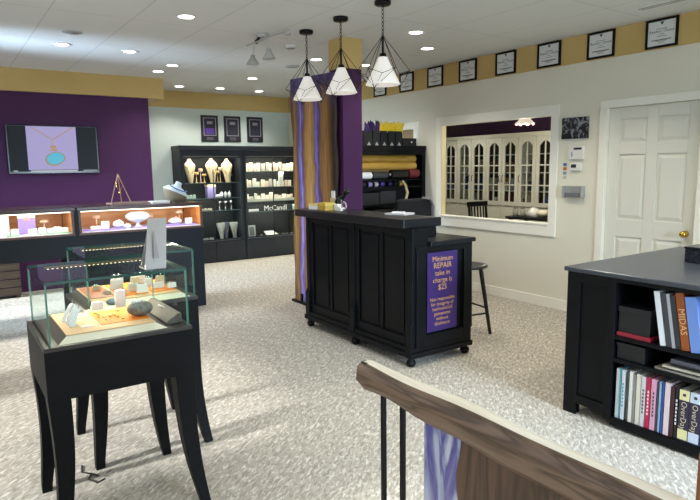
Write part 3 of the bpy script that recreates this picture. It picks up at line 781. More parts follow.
pd = bx(.79, 1.07, 6.62, 6.78, DK, DK+.008).build('green_pad', mat('pale_green_pad', '#8fc79a', .6), loc=(.95, 6.7, DK)); tag(pd, 'pale green pad under the cards beside the case divider', 'pad')
pd = bx(.50, .61, 6.62, 6.74, DK, DK+.008).build('green_pad', _M['pale_green_pad'], loc=(.55, 6.7, DK)); tag(pd, 'pale green pad left of the lavender display', 'pad')
# right case
pd = bx(1.19, 1.62, 6.62, 6.80, DK, DK+.012).build('lavender_pad', LAV, loc=(1.45, 6.7, DK)); tag(pd, 'lavender pad along the left half of the long case by the bookcases', 'pad')
pd = bx(1.70, 2.42, 6.62, 6.76, DK, DK+.012).build('lavender_pad', LAV, loc=(2.0, 6.7, DK)); tag(pd, 'lavender pad along the right half of the long case by the bookcases', 'pad')
mini_stand(1.38, 6.86, DK, .15, mat('rosy_stand', '#e6b9a0', .4), label='rosy T-shaped stand behind the first lavender pad', group=g2, r=.03)
card(1.33, 6.70, DK+.012, .10, .035, WG, 'flat white card at the left end of the first lavender pad', g2)
card(1.43, 6.70, DK+.012, .08, .08, WG, 'white card in front of the first rosy stand', g2)
def ring_roll(x, y, z, w, h, label, g):
    o = thing('ring_cushion', (x, y, z), label, 'ring cushion', g)
    part(MB().ball((x, y, z+h*.45), (w/2, .045, h*.5), 16, 8, wob=.08), 'cushion', WG, o)
    part(MB().tube([(x+.012*math.cos(q*PI/5), y-.01, z+h*.9+.012*math.sin(q*PI/5)) for q in range(10)], .003, 6, closed=True), 'ring', SILVER, o)
ring_roll(1.575, 6.72, DK+.012, .12, .085, 'white rounded ring cushion between flat cards in the right case', g2)
ring_roll(1.66, 6.70, DK, .08, .055, 'small white ring cushion left of the bowl-shaped bust', g2)
# wide bowl like bust
o = thing('collar_bust', (1.79, 6.76, DK), 'wide white bowl-shaped necklace bust inside the long display case', 'necklace display')
part(MB().lathe([(0, 0), (.055, 0), (.06, .01), (.02, .02), (.018, .05), (.09, .075), (.135, .115), (.13, .14), (.09, .165), (.06, .175), (.0, .165)], (1.79, 6.76, DK), 24, sy=.6), 'bust_form', WG, o)
part(MB().tube([(1.79-.07*math.cos(q*PI/10), 6.70-.01*math.sin(q*PI/10), DK+.15-.06*math.sin(q*PI/10)) for q in range(11)], .003, 6), 'necklace', mat('turquoise_bead', '#5fb8b0', .3), o)
mini_stand(1.945, 6.84, DK, .13, mat('rosy_stand', '#e6b9a0', .4), label='rosy T-shaped stand right of the bowl-shaped bust', group=g2, r=.028)
card(2.02, 6.70, DK+.012, .09, .075, WG, 'white card behind the clear price holder, right of the bust', g2)
ring_roll(2.20, 6.72, DK+.012, .16, .075, 'long low white ring cushion near the right end of the case', g2)
mini_stand(2.29, 6.84, DK, .16, mat('rosy_stand', '#e6b9a0', .4), label='rosy T-shaped stand at the right end of the long case', group=g2, r=.03)
card(2.34, 6.68, DK+.012, .08, .065, WG, 'white card at the far right end of the long case', g2)
card(1.90, 6.66, DK+.012, .07, .05, WG, 'low white card at the foot of the bowl-shaped bust', g2)

# on top of the long cases (z 1.212)
TP = 1.213
o = thing('wire_pyramid_stand', (1.63, 6.85, TP), 'gold wire pyramid jewellery stand on top of the long case', 'jewellery stand')
t = MB(); ap = (1.63, 6.85, TP+.33); cn = [(1.53, 6.80, TP+.01), (1.74, 6.78, TP+.01), (1.68, 6.96, TP+.01)]
for i in range(3): t.cyl(ap, cn[i], .004, n=8); t.cyl(cn[i], cn[(i+1) % 3], .004, n=8)
part(t, 'wire_frame', mat('pale_gold', '#c9a884', .35, .5), o)
t = MB(); t.tube([(1.63, 6.85, TP+.32), (1.60, 6.82, TP+.20), (1.63, 6.80, TP+.14), (1.67, 6.82, TP+.20), (1.64, 6.85, TP+.32)], .003, 6); t.ball((1.63, 6.80, TP+.13), .014)
part(t, 'necklace', GOLD, o)
o = thing('display_tray', (1.76, 6.82, TP), 'brown tray under the gold wire pyramid on the long case', 'tray')
t = MB(); t.box(1.52, 2.0, 6.72, 6.98, TP-.001, TP+.008)
part(t, 'tray_base', mat('taupe_tray', '#8b6f66', .4), o)
for a in ((1.52, 2.0, 6.72, 6.73), (1.52, 2.0, 6.97, 6.98)): part(bx(*a, TP+.008, TP+.018), 'tray_rim', mat('taupe_tray', '#8b6f66', .4), o)
o = bx(1.93, 2.13, 6.66, 6.80, TP, TP+.022, rot=rotz(.1)).build('white_leaflets', WHITE, loc=(2.03, 6.73, TP), bevel=.002); tag(o, 'white stack of leaflets between tray and bust on the long case', 'leaflets')
# reclining pale-blue bust with dark back
o = thing('collar_bust', (2.24, 6.78, TP), 'pale blue necklace bust with a taupe underside, on top of the long case end', 'necklace display')
PBL = noisy('pale_blue_leather', '#b4c6d2', '#d3dde0', (9, 9, 9), rough=.45)
RB = roty(.42)
cb0 = Vector((2.235, 6.78, TP+.10))
def tilt(mb): mb.v = [tuple(cb0+RB @ (Vector(v)-cb0)) for v in mb.v]; return mb
m1 = MB().lathe([(0, -.095), (.07, -.09), (.12, -.05), (.148, 0), (.148, .006)], cb0, 28, sy=.7)
part(tilt(m1), 'underside', mat('taupe_underside', '#857862', .5), o)
m2 = MB().lathe([(.150, .006), (.142, .028), (.10, .060), (.048, .085), (.036, .11), (.038, .135), (.0, .142)], cb0, 28, sy=.7)
part(tilt(m2), 'bust_form', PBL, o)
m3 = MB().tube([tuple(cb0+Vector((.11*math.cos(a), -.07*math.sin(a)-.02, .078-.035*math.sin(a)))) for a in [PI*.1+PI*.8*k/10 for k in range(11)]], .007, 8)
part(tilt(m3), 'necklace', mat('blue_beads', '#3d6fae', .3), o)
part(bx(2.18, 2.30, 6.75, 6.81, TP, TP+.03), 'support', _M['taupe_underside'], o)

# wooden crate under the left case
CR = noisy('grey_brown_crate', '#33271b', '#453524', (3, 3, 30), rough=.7)
o = thing('wooden_crate', (.56, 8.55, 0), 'brown slatted wooden crate on the carpet under the left display case', 'crate')
for k in range(5): part(bx(.30, .745, 8.42, 8.435, .04+k*.105, .135+k*.105), 'front_slat', CR, o)
part(bx(.30, .315, 8.435, 8.70, .03, .57).box(.73, .745, 8.435, 8.70, .03, .57), 'side_panel', CR, o)
part(bx(.315, .73, 8.435, 8.70, .03, .05), 'crate_base', CR, o)
part(bx(.29, .755, 8.41, 8.71, .57, .59), 'crate_top', CR, o)
for a in (.31, .69):
    for c in (8.43, 8.66): part(bx(a, a+.04, c, c+.03, 0, .03), 'foot', CR, o)

# ------------------------------------------------------------------ GLASS TABLE CASES (front)
TBL = noisy('black_brown_wood', '#060709', '#0a0b0d', (4, 4, 16), rough=.5, spec=.15)
TTOP = mat('grey_brown_top', '#2a2422', .4)
def saber_leg(x, y, dx, dy, zt=.70):
    rings = []
    for k in range(15):
        t_ = k/14; z = zt*(1-t_); s_ = .088*(1-t_)+.044*t_+.004*math.sin(PI*t_)
        off = .038*(max(0, t_-.25)/.75)**2 if dx > 0 else -.022*math.sin(PI*min(1, t_*1.1))*.6
        cx = x+dx*off; cy = y+dy*off
        # outer corner fixed, inner faces taper
        ox = cx+dx*.0; oy = cy+dy*.0
        x0, x1 = (ox-s_*(1 if dx > 0 else 0), ox+s_*(0 if dx > 0 else 1)); y0, y1 = (oy-s_*(1 if dy > 0 else 0), oy+s_*(0 if dy > 0 else 1))
        rings.append([(x0, y0, z), (x0, y1, z), (x1, y1, z), (x1, y0, z)])
    return MB().loft(rings, smooth=False)
def gpanel(mb, x0, x1, y0, y1, z0, z1):
    d = (x1-x0, y1-y0, z1-z0); thin = d.index(min(d))
    mats = [1, 1, 1, 1, 1, 1]     # bottom, top, -y, +x, +y, -x
    if thin == 0: mats[3] = mats[5] = 0
    if thin == 1: mats[2] = mats[4] = 0
    if thin == 2: mats[0] = mats[1] = 0
    mb.box(x0, x1, y0, y1, z0, z1, mats=mats)
def table_case(x0, y0, label, w_=.60):
    x1, y1 = x0+w_, y0+.56
    o = thing('glass_table_case', ((x0+x1)/2, (y0+y1)/2, 0), label, 'display case', 'glass-topped black display tables')
    ap = MB(); ap.box(x0, x1, y0, y0+.022, .640, .85); ap.box(x0, x1, y1-.022, y1, .640, .85); ap.box(x0, x0+.022, y0+.022, y1-.022, .640, .85); ap.box(x1-.022, x1, y0+.022, y1-.022, .640, .85)
    part(ap, 'apron', TBL, o)
    part(bx(x0, x1, y0, y1, .85, .868), 'table_top', TTOP, o, bevel=.002)
    for dx in (-1, 1):
        for dy in (-1, 1): part(saber_leg(x1 if dx > 0 else x0, y1 if dy > 0 else y0, dx, dy, .640), 'leg', TBL, o, bevel=.002)
    a, b_, c, d = x0+.022, x1-.012, y0+.006, y1-.006; t_ = .008; zt = 1.138
    for nm, q in (('glass_front', (a, b_, c, c+t_, .868, zt-.012)), ('glass_back', (a, b_, d-t_, d, .868, zt-.012)), ('glass_side', (a, a+t_, c+t_, d-t_, .868, zt-.012)),
                  ('glass_side', (b_-t_, b_, c+t_, d-t_, .868, zt-.012)), ('glass_top', (a, b_, c, d, zt-.012, zt))):
        mb = MB(); gpanel(mb, *q); part(mb, nm, [GLASS, GEDGE if nm != 'glass_top' else mat('dark_green_edge', '#234a3e', .15)], o)
    part(bx(a+.07, b_-.01, d-.05, d-.012, zt-.019, zt-.0125), 'led_strip', mat('led_backing', '#5f573c', .7), o)
    n = 24; led = MB()
    for k in range(n):
        xx = a+.085+(b_-.025-a-.085)*k/(n-1)
        led.ball((xx, d-.030, zt-.020), (.0052, .0052, .004), 8, 5)
    part(led, 'led_bulbs', mat('led_dots', '#ffffff', .3, emis='#fff0bc', es=5), o)
    l = bpy.data.lights.new('case_led', 'AREA'); l.shape = 'RECTANGLE'; l.size = b_-a-.1; l.size_y = .02; l.energy = 3.6; l.color = (1, .92, .74)
    lo = bpy.data.objects.new('case_led', l); COL.objects.link(lo); lo.location = ((a+b_)/2+.02, d-.034, zt-.026); lo.rotation_euler = (math.radians(-32), 0, 0)
    return o
table_case(.287, 2.60, 'front glass-topped black display table with orange mat and dark stone, nearest the stair guard', .618)
table_case(.555, 3.20, 'second glass-topped black display table standing behind the front one')
# contents of front case
TT = .8685
BEIGE = mat('beige_linen', '#d2ab80', .7); TAUPE = mat('taupe_end', '#473c37', .5); IVORY = mat('ivory_edge', '#e8dfcc', .5)
def riser(x0, x1, y0, y1, z, label):
    o = thing('display_riser', ((x0+x1)/2, (y0+y1)/2, z), label, 'display riser')
    rg = [[(x0, y0, z), (x1, y0, z), (x1, y1, z), (x0, y1, z)], [(x0+.042, y0+.05, z+.022), (x1-.042, y0+.05, z+.022), (x1-.042, y1-.01, z+.022), (x0+.042, y1-.01, z+.022)]]
    part(MB().loft(rg, smooth=False, mats=[1, 0, 0, 0][:4]), 'riser_block', [TAUPE, IVORY], o)
    part(bx(x0+.040, x1-.040, y0+.047, y1-.008, z+.022, z+.026), 'linen_top', BEIGE, o)
    return z+.0262
rz = riser(.345, .80, 2.625, 3.12, TT, 'ivory-edged beige display riser inside the front glass case')
o = bx(.545, .755, 2.755, 3.03, rz, rz+.002).build('orange_mat', ORANGE, loc=(.65, 2.9, rz)); tag(o, 'bright orange mat on the riser of the front glass case', 'mat')
o = thing('mineral_specimen', (.735, 2.83, rz), 'dark rounded stone with white crystals on top, in the front glass case', 'stone')
part(MB().ball((.735, 2.83, rz+.036), (.060, .052, .036), 20, 12, wob=.03), 'stone', noisy('dark_stone', '#64635d', '#86857e', (60, 60, 60), rough=.6, bump=.4), o)
cr_ = MB(); 
for k in range(9): cr_.ball((.70+.014*(k % 3)+.004*k*.3, 2.82+.014*(k//3), rz+.069), (.010, .009, .008), 6, 4, wob=.3)
part(cr_, 'crystals', WHITE, o)
o = thing('display_riser', (.845, 2.9, TT), 'tilted grey-brown riser at the right end of the front glass case', 'display riser')
part(MB().prism([(0, 0), (.075, 0), (.075, .01), (.02, .045), (0, .045)], (.884, 2.68, TT), (-1, 0, 0), (0, 0, 1), (0, .42, 0)), 'riser_block', mat('grey_suede', '#5a534c', .7), o, bevel=.002)
part(bx(.840, .865, 2.86, 2.90, TT+.042, TT+.046, rot=roty(.5)), 'small_tag', WHITE, o)
def ring_curl(x, y, z, label, ang=0):
    o = thing('ring_stand', (x, y, z), label, 'ring stand', 'white curled stands on the front riser')
    P = []
    for k in range(13):
        q = k/12; P.append((x+.028*math.sin(q*2.4)+.0, y+.0, z+.004+.06*math.sin(q*PI*.75)))
    P = [(x, y, z+.004), (x+.018, y, z+.035), (x+.034, y, z+.062), (x+.048, y, z+.074), (x+.062, y, z+.068), (x+.068, y, z+.050)]
    R_ = rotz(ang); P = [Vector((x, y, 0))+R_ @ (Vector(p)-Vector((x, y, 0))) for p in P]
    t = MB()
    w = .013
    side = R_ @ Vector((0, 1, 0))
    rings = []
    for i, p in enumerate(P):
        d = (P[min(i+1, 5)]-P[max(i-1, 0)]).normalized(); nrm = d.cross(side)
        rings.append([p-side*w-nrm*.003, p+side*w-nrm*.003, p+side*w+nrm*.003, p-side*w+nrm*.003])
    t.loft(rings, smooth=False); t.box(x-.004, x+.024, y-.013, y+.013, z, z+.005, rot=R_, piv=(x, y, z))
    part(t, 'curl', WG, o)
    part(MB().tube([P[3]+Vector((0, .008*math.cos(q*PI/5), .002+.010+.009*math.sin(q*PI/5))) for q in range(10)], .0016, 6, closed=True), 'ring', SILVER, o)
ring_curl(.415, 2.93, rz, 'tall white curled ring stand at the back left of the riser', .3)
ring_curl(.425, 2.865, rz, 'white curled ring stand in the middle of the riser\'s left end', .5)
ring_curl(.43, 2.80, rz, 'white curled ring stand at the front left of the riser', .7)
card(.595, 3.085, rz, .055, .04, WG, 'small white card at the back of the front riser, left', 'cards in the front glass case', .02)
card(.705, 3.085, rz, .05, .085, WG, 'taller white card at the back of the front riser, beside the stone', 'cards in the front glass case', .02)
rnd = random.Random(11)
for k in range(14):
    x = .56+.11*rnd.random(); y = 2.78+.21*rnd.random()
    o = MB().ball((x, y, rz+.006), (.006+.003*rnd.random(), .006, .004), 8, 5).build('loose_gem', mat(('gem_cream', 'gem_gold')[k % 2], ('#f0e4c0', '#e6b040')[k % 2], .15), loc=(x, y, rz+.002))
    tag(o, ('small cream gemstone lying on the orange mat', 'small golden gemstone lying on the orange mat')[k % 2], 'gemstone', 'loose gemstones on the orange mat')
o = MB().box(.46, .51, 2.76, 2.775, rz, rz+.004).build('price_tag', WHITE, loc=(.48, 2.77, rz)); tag(o, 'small white price tag lying by the curled ring stands', 'price tag')
# second case contents
rz2 = riser(.57, 1.12, 3.22, 3.74, TT, 'beige display riser inside the second glass case')
for x0_, x1_, y0_, y1_, lb in ((.62, .745, 3.36, 3.70, 'rusty'), (.765, .92, 3.33, 3.71, 'orange'), (.94, 1.07, 3.33, 3.71, 'orange')):
    o = bx(x0_, x1_, y0_, y1_, rz2, rz2+.003).build('display_mat', noisy('rust_mat', '#b85a30', '#9a4828', (20, 20, 20)) if lb == 'rusty' else ORANGE, loc=((x0_+x1_)/2, (y0_+y1_)/2, rz2))
    tag(o, 'rust brown mat at the left of the second glass case' if lb == 'rusty' else ('orange mat in the middle of the second glass case' if x0_ < .9 else 'orange mat at the right of the second glass case'), 'mat')
pos = [(.69, 3.58, .04, .03), (.80, 3.56, .07, .055), (.86, 3.44, .05, .045), (.90, 3.55, .05, .06), (.95, 3.66, .08, .06), (1.0, 3.44, .07, .035), (1.05, 3.56, .05, .05), (.83, 3.68, .07, .06), (.89, 3.36, .06, .05), (.78, 3.38, .06, .025), (1.07, 3.40, .05, .03), (.98, 3.55, .04, .045), (.72, 3.44, .04, .02)]
for k, (x, y, w_, h_) in enumerate(pos):
    card(x, y, rz2+.003, w_, h_, WG if k % 3 else CREAM, 'small upright jewellery card in the second glass case', 'cards in the second glass case', .03)
o = thing('mineral_specimen', (.73, 3.30, TT), 'bluish pebble at the front of the second glass case', 'stone')
part(MB().ball((.72, 3.245, TT+.022), (.05, .022, .022), 16, 9, wob=.05), 'stone', noisy('blue_grey_stone', '#7f86a0', '#5e6272', (30, 30, 30)), o)

# clear acrylic price holder standing on the front case
ACR = mat('frosted_acrylic', '#a3a09b', .3)
o = thing('acrylic_price_holder', (.765, 2.70, 1.1385), 'frosted acrylic leaflet holder standing on top of the front glass case', 'leaflet holder')
zt = 1.1385
def slant(x0, x1, dx, y0, y1, h, t_, tw=0):
    return [[(x0, y0, zt), (x1, y0, zt), (x1, y0+t_, zt), (x0, y0+t_, zt)], [(x0+dx+tw, y1, zt+h), (x1+dx-tw*.2, y1, zt+h), (x1+dx-tw*.2, y1+t_, zt+h), (x0+dx+tw, y1+t_, zt+h)]]
part(MB().loft(slant(.722, .816, .030, 2.655, 2.70, .225, .004, .008), smooth=False), 'front_panel', ACR, o)
part(MB().loft(slant(.732, .81, .024, 2.76, 2.71, .20, .003, .008), smooth=False), 'back_panel', ACR, o)
part(MB().prism([(-.012, 0), (.012, 0), (.002, .12), (-.002, .12)], (.775, 2.652, zt+.05), (1, 0, 0), (0, .2, 1), (0, -.002, 0)), 'pendant_print', mat('grey_print', '#8f8b88', .4), o)
part(bx(.725, .813, 2.655, 2.765, zt, zt+.004), 'holder_base', ACR, o)
# cable on the carpet
cb = MB().tube([(.50, 3.30, .004), (.485, 3.22, .005), (.50, 3.14, .03), (.53, 3.10, .03), (.55, 3.13, .006), (.52, 3.17, .005), (.50, 3.12, .005), (.53, 3.06, .005), (.57, 3.08, .005)], .004, 8).build('power_cable', mat('black_cable', '#111111', .5), loc=(.5, 3.2, 0))
tag(cb, 'thin black cable looped on the carpet between the display tables', 'cable')

# ------------------------------------------------------------------ TALL BOOKCASES (back wall)
BK = mat('charcoal_bookcase', '#161d25', .5); BKI = mat('bookcase_inner', '#171c20', .6)
BY0, BY1 = 9.50, 9.93
def tall_case(x0, x1, shelves, label):
    o = thing('glass_door_bookcase', ((x0+x1)/2, (BY0+BY1)/2, 0), label, 'bookcase', 'tall black bookcases on the back wall')
    b = MB(); s = .05
    b.box(x0, x0+s, BY0+.02, BY1, 0, 1.90); b.box(x1-s, x1, BY0+.02, BY1, 0, 1.90)
    b.box(x0+s, x1-s, BY0+.02, BY1, 0, .36); b.box(x0+s, x1-s, BY0+.02, BY1, 1.80, 1.90)
    part(b, 'carcass', BK, o, bevel=.002)
    part(bx(x0+s, x1-s, BY1-.02, BY1, .36, 1.80), 'back_panel', BKI, o)
    part(bx(x0-.012, x1, BY0-.01, BY1, 1.90, 1.972), 'cornice', BK, o, bevel=.004)
    for z in shelves: part(MB().box(x0+s, x1-s, BY0+.05, BY1-.02, z-.012, z, mats=[0, 0, 1, 0, 0, 0]), 'shelf', [GLASSD, mat('shelf_edge', '#6d7d80', .2)], o)
    xm = (x0+x1)/2
    for k, (a, c) in enumerate(((x0+.02, xm-.002), (xm+.002, x1-.02))):
        d = MB(); r = .035
        d.box(a, a+(r if k == 0 else .003), BY0, BY0+.018, .38, 1.79); d.box(c-(.003 if k == 0 else r), c, BY0, BY0+.018, .38, 1.79)
        lo, hi = a+(r if k == 0 else .003), c-(.003 if k == 0 else r)
        d.box(lo, hi, BY0, BY0+.018, .38, .40); d.box(lo, hi, BY0, BY0+.018, 1.765, 1.79)
        dd = part(d, 'door', BK, o); ORG[dd.name] = ORG[o.name]
        part(bx(lo, hi, BY0+.007, BY0+.011, .40, 1.765), 'glass_pane', GLASSD, dd)
    for a, c in ((x0+.02, xm-.003), (xm+.003, x1-.02)): part(bx(a, c, BY0, BY0+.018, .03, .345), 'lower_panel', BK, o, bevel=.002)
    part(bx(x0+.06, x1-.06, BY0+.05, BY0+.06, 1.797, 1.7995), 'led_strip', mat('added_strip', '#8a8780', .5, emis='#fff0dc', es=.3), o)  # added dim strip beside the fill lamp
    l = bpy.data.lights.new('bookcase_fill', 'AREA'); l.shape = 'RECTANGLE'; l.size = x1-x0-.15; l.size_y = .03; l.energy = 9; l.color = (1, .9, .75)  # unseen lamp added to brighten the bookcase contents
    lo = bpy.data.objects.new('bookcase_fill', l); COL.objects.link(lo); lo.location = ((x0+x1)/2, BY0+.055, 1.785); lo.rotation_euler = (math.radians(15), 0, 0)
    for z in shelves[:-1]:
        l = bpy.data.lights.new('shelf_fill', 'AREA'); l.shape = 'RECTANGLE'; l.size = x1-x0-.15; l.size_y = .02; l.energy = 3.2; l.color = (1, .93, .8)  # unseen lamp added beneath each shelf to lift the pieces below
        lo = bpy.data.objects.new('shelf_fill', l); COL.objects.link(lo); lo.location = ((x0+x1)/2, BY0+.035, z-.02); lo.rotation_euler = (math.radians(20), 0, 0)
    return o
tall_case(3.255, 4.343, (1.36, 1.10, .89, .385), 'tall glass-door bookcase with three large necklace busts on its top shelf')
tall_case(4.347, 5.482, (1.535, 1.262, 1.005, .83, .37), 'tall glass-door bookcase full of pale earring cards, beside the wood slab')
gb = 'pieces on the shelves of the bookcase with the busts'
bust(3.455, 9.66, 1.36, .40, CREAM, 'large cream necklace bust nearest the purple wall, top bookcase shelf', gb, .20)
bust(3.84, 9.66, 1.36, .41, CREAM, 'large cream necklace bust in the middle of the top bookcase shelf', gb, .22)
bust(4.115, 9.66, 1.36, .40, CREAM, 'large cream necklace bust at the right of the top bookcase shelf', gb, .21)
TG = mat('tan_gold_stand', '#caa36c', .4)
for x, h_ in ((3.585, .18), (3.66, .24), (3.72, .15), (3.96, .20), (4.01, .26), (4.19, .14)):
    mini_stand(x, 9.72, 1.36, h_, TG if h_ < .22 else mat('pinkish_stand', '#cfae9c', .4), label='tan earring stand among the large busts on the top shelf', group=gb, r=.028, cat='earring stand')
for x in (3.40, 3.46, 3.52): card(x, 9.70, 1.10, .05, .06, mat('greenish_white', '#a9bcb4', .5), 'small greenish card at the left of the second bookcase shelf', gb)
o = thing('jewellery_box', (3.80, 9.68, 1.10), 'lavender box with a cream lid on the second bookcase shelf', 'box', gb)
part(bx(3.735, 3.875, 9.62, 9.74, 1.10, 1.29), 'box_body', mat('dusty_lavender', '#8d84b8', .6), o); part(bx(3.73, 3.88, 9.615, 9.745, 1.29, 1.325), 'lid', CREAM, o)
ring_roll(3.95, 9.66, 1.10, .14, .06, 'low white cushion right of the lavender box', gb)
for x in (4.02, 4.09, 4.16): ring_roll(x, 9.72, 1.10, .05, .10, 'small grey-white ring cushion at the right of the second shelf', gb)
for x in (3.62, 3.70, 3.78): card(x, 9.68, .89, .07, .03, mat('putty_card', '#b5ad9a', .5), 'low putty card on the third bookcase shelf', gb)
for x in (3.96, 4.07, 4.17): mini_stand(x, 9.68, .89, .15, SILVER, label='silver cup-shaped stand on the third bookcase shelf', group=gb, r=.02, cat='stand')
for x, m_, lb in ((3.98, mat('pewter_bust', '#9a9c98', .5), 'pewter necklace bust left on the bottom bookcase shelf'), (4.10, mat('slate_bust', '#5d6078', .5), 'slate violet necklace bust in the middle of the bottom shelf'), (4.225, _M['pewter_bust'], 'pewter necklace bust at the right of the bottom bookcase shelf')):
    bust(x, 9.70+(.08 if x == 4.10 else 0), .385, .27, m_, lb, gb, .165, flat=True)
for x in (3.42, 3.50, 3.60, 3.68, 3.77): card(x, 9.64, .385, .07, .035, mat('greyish_card', '#b9bdb8', .5), 'low pale card on the bottom bookcase shelf', gb)
gr = 'cards on the shelves of the right-hand bookcase'
rnd = random.Random(5)
PKC = [mat('card_cream', '#ecdfc8', .5), mat('card_pink', '#dcc2b0', .5), mat('card_ivory', '#e6e2d2', .5), mat('card_grey', '#b5b0a6', .5)]
for z, hs, lb in ((1.535, (.13, .165), 'top'), (1.262, (.09, .15), 'second'), (1.005, (.08, .16), 'third')):
    x = 4.42
    while x < 5.37:
        w_ = rnd.choice((.055, .07, .085)); h_ = rnd.uniform(*hs)
        if not (lb == 'top' and 4.60 < x < 4.66):
            card(x+w_/2, 9.66+rnd.uniform(-.02, .02), z, w_, h_, rnd.choice(PKC), 'pale earring card in the row on the %s shelf of the right-hand bookcase' % lb, gr, .05)
        x += w_+.012
    if lb == 'third':
        o = bx(4.42, 5.40, 9.57, 9.62, z, z+.05).build('card_rail', PKC[2], loc=(4.9, 9.6, z)); tag(o, 'long ivory card rail along the third shelf of the right bookcase', 'card rail')
o = bx(5.06, 5.15, 9.56, 9.575, 1.30, 1.52, rot=rotx(.1)).build('hanging_card', WHITE, loc=(5.02, 9.57, 1.262)); tag(o, 'tall white card standing before the second shelf of the right bookcase', 'card')
o = thing('lettered_sign', (4.84, 9.56, .83), 'dark sign with white lettering on a low shelf of the right bookcase', 'sign')
part(bx(4.42, 5.34, 9.565, 9.575, .83, .93), 'board', BKI, o)
t = MB(); t.text('McCandl', .13, (4.98, 9.564, .876), (1, 0, 0), (0, 0, 1))
part(t, 'lettering', WHITE, o, label='white lettering')
part(bx(4.45, 4.64, 9.555, 9.565, .835, .875), 'blank_strip', WHITE, o)
o = bx(5.33, 5.42, 9.55, 9.563, .832, .93).build('white_plate', mat('mint_card', '#b9d6cd', .4), loc=(5.34, 9.57, .832)); tag(o, 'mint white square card at the right end above the bottom shelf', 'card')
o = thing('framed_card', (4.53, 9.66, .37), 'grey framed card leaning on the bottom shelf of the right bookcase', 'framed card')
part(bx(4.46, 4.61, 9.65, 9.665, .372, .58, rot=rotx(-.12)), 'frame', mat('ash_frame', '#b9bcb8', .4), o); part(bx(4.49, 4.58, 9.643, 9.652, .40, .55, rot=rotx(-.12)), 'print', mat('ash_print', '#6d7274', .5), o)
o = thing('open_booklet', (4.95, 9.66, .37), 'open white booklet lying on the bottom shelf of the right bookcase', 'booklet')
part(MB().prism([(0, 0), (.26, 0), (.16, .12), (-.02, .12)], (4.80, 9.58, .372), (1, 0, 0), (0, .75, .65), (0, 0, .008)), 'page', WHITE, o)
for x in (4.70, 5.15, 5.22, 5.32): card(x, 9.62, .37, .05, .03, PKC[3], 'low grey card at the front of the bottom shelf', gr)

# ------------------------------------------------------------------ RIBBON SHELVING + GIFT BAGS behind the counter
ru = thing('wrapping_shelf_unit', (4.9, 6.3, 0), 'black shelving full of ribbon rolls behind the service counter', 'shelf unit')
UX0, UX1, UY0, UY1, UZ = 4.22, 5.49, 6.10, 6.42, 1.86
b = MB(); b.box(UX0, UX0+.03, UY0, UY1, 0, UZ-.03); b.box(UX1-.06, UX1, UY0, UY1, 0, UZ-.03); b.box(UX0-.01, UX1, UY0-.01, UY1, UZ-.06, UZ)
b.box(UX0+.03, UX1-.06, UY0, UY0+.015, UZ-.12, UZ-.06)
part(b, 'carcass', BLACK, ru, bevel=.003)
part(bx(UX0+.03, UX1-.06, UY1-.015, UY1, 0, UZ-.06), 'back_panel', BOXBLK, ru)
for z in (.35, .75, 1.10, 1.325): part(bx(UX0+.03, UX1-.06, UY0+.02, UY1-.015, z-.02, z), 'shelf', BLACK, ru)
YEL = noisy('mustard_paper', '#a88332', '#bc9440', (4, 20, 20), rough=.45); TANP = mat('kraft_paper', '#9b7d4c', .6)
def hroll(x0, x1, y, z, r, m, lab, cap=None):
    o = thing('wrapping_roll', ((x0+x1)/2, y, z-r), lab, 'paper roll', 'rolls on the wrapping shelves')
    part(MB().cyl((x0, y, z), (x1, y, z), r, n=24), 'roll', m, o)
    part(MB().cyl((x0-.008, y, z), (x1+.008, y, z), r*.3, n=14), 'core', cap or WHITE, o)
hroll(4.30, 5.38, 6.22, 1.69, .055, YEL, 'long mustard yellow roll of wrapping paper, topmost on the ribbon shelves')
hroll(4.30, 5.34, 6.16, 1.595, .05, YEL, 'mustard paper roll hung second on the ribbon shelves')
hroll(4.30, 5.30, 6.24, 1.53, .035, TANP, 'thinner kraft paper roll below the mustard ones')
x = 4.33
for a, c, r, m_, lb in ((4.34, 4.60, .045, WHITE, 'white ribbon roll at the left of the ribbon row'), (4.63, 4.86, .045, mat('charcoal_ribbon', '#3b3d40', .4), 'charcoal ribbon roll next to the white one'),
                        (4.93, 5.20, .055, mat('black_ribbon', '#121214', .35), 'black satin ribbon roll beside the dark red one'), (5.22, 5.39, .065, mat('wine_ribbon', '#6a1f2a', .4), 'dark red ribbon roll at the right of the ribbon row')):
    hroll(a, c, 6.17, 1.40+r+.03, r, m_, lb)
part(bx(UX0+.03, UX1-.06, UY0+.03, UY1-.015, 1.405, 1.42), 'shelf', BLACK, ru)
rnd = random.Random(2)
for k, (xx, c_, nm) in enumerate(((4.40, '#c9b23c', 'yellow'), (4.50, '#2a2a2e', 'black'), (4.60, '#a28fd0', 'pale violet'), (4.70, '#c7c3c9', 'white'), (4.80, '#5a3fa0', 'violet'), (4.93, '#2c2350', 'dark violet'), (5.04, '#1f1f22', 'jet black'), (5.12, '#d0a848', 'gold'))):
    o = thing('ribbon_spool', (xx, 6.2, 1.325), '%s ribbon spool on the lower ribbon shelf' % nm, 'ribbon spool', 'ribbon spools on the lower shelf')
    part(MB().cyl((xx-.03, 6.2, 1.36), (xx+.03, 6.2, 1.36), .034, n=20), 'ribbon', mat('rib_%s' % nm.replace(' ', '_'), c_, .4), o)
    for e_ in (-.034, .03): part(MB().cyl((xx+e_, 6.2, 1.36), (xx+e_+.004, 6.2, 1.36), .035, n=20), 'flange', BOXBLK, o)
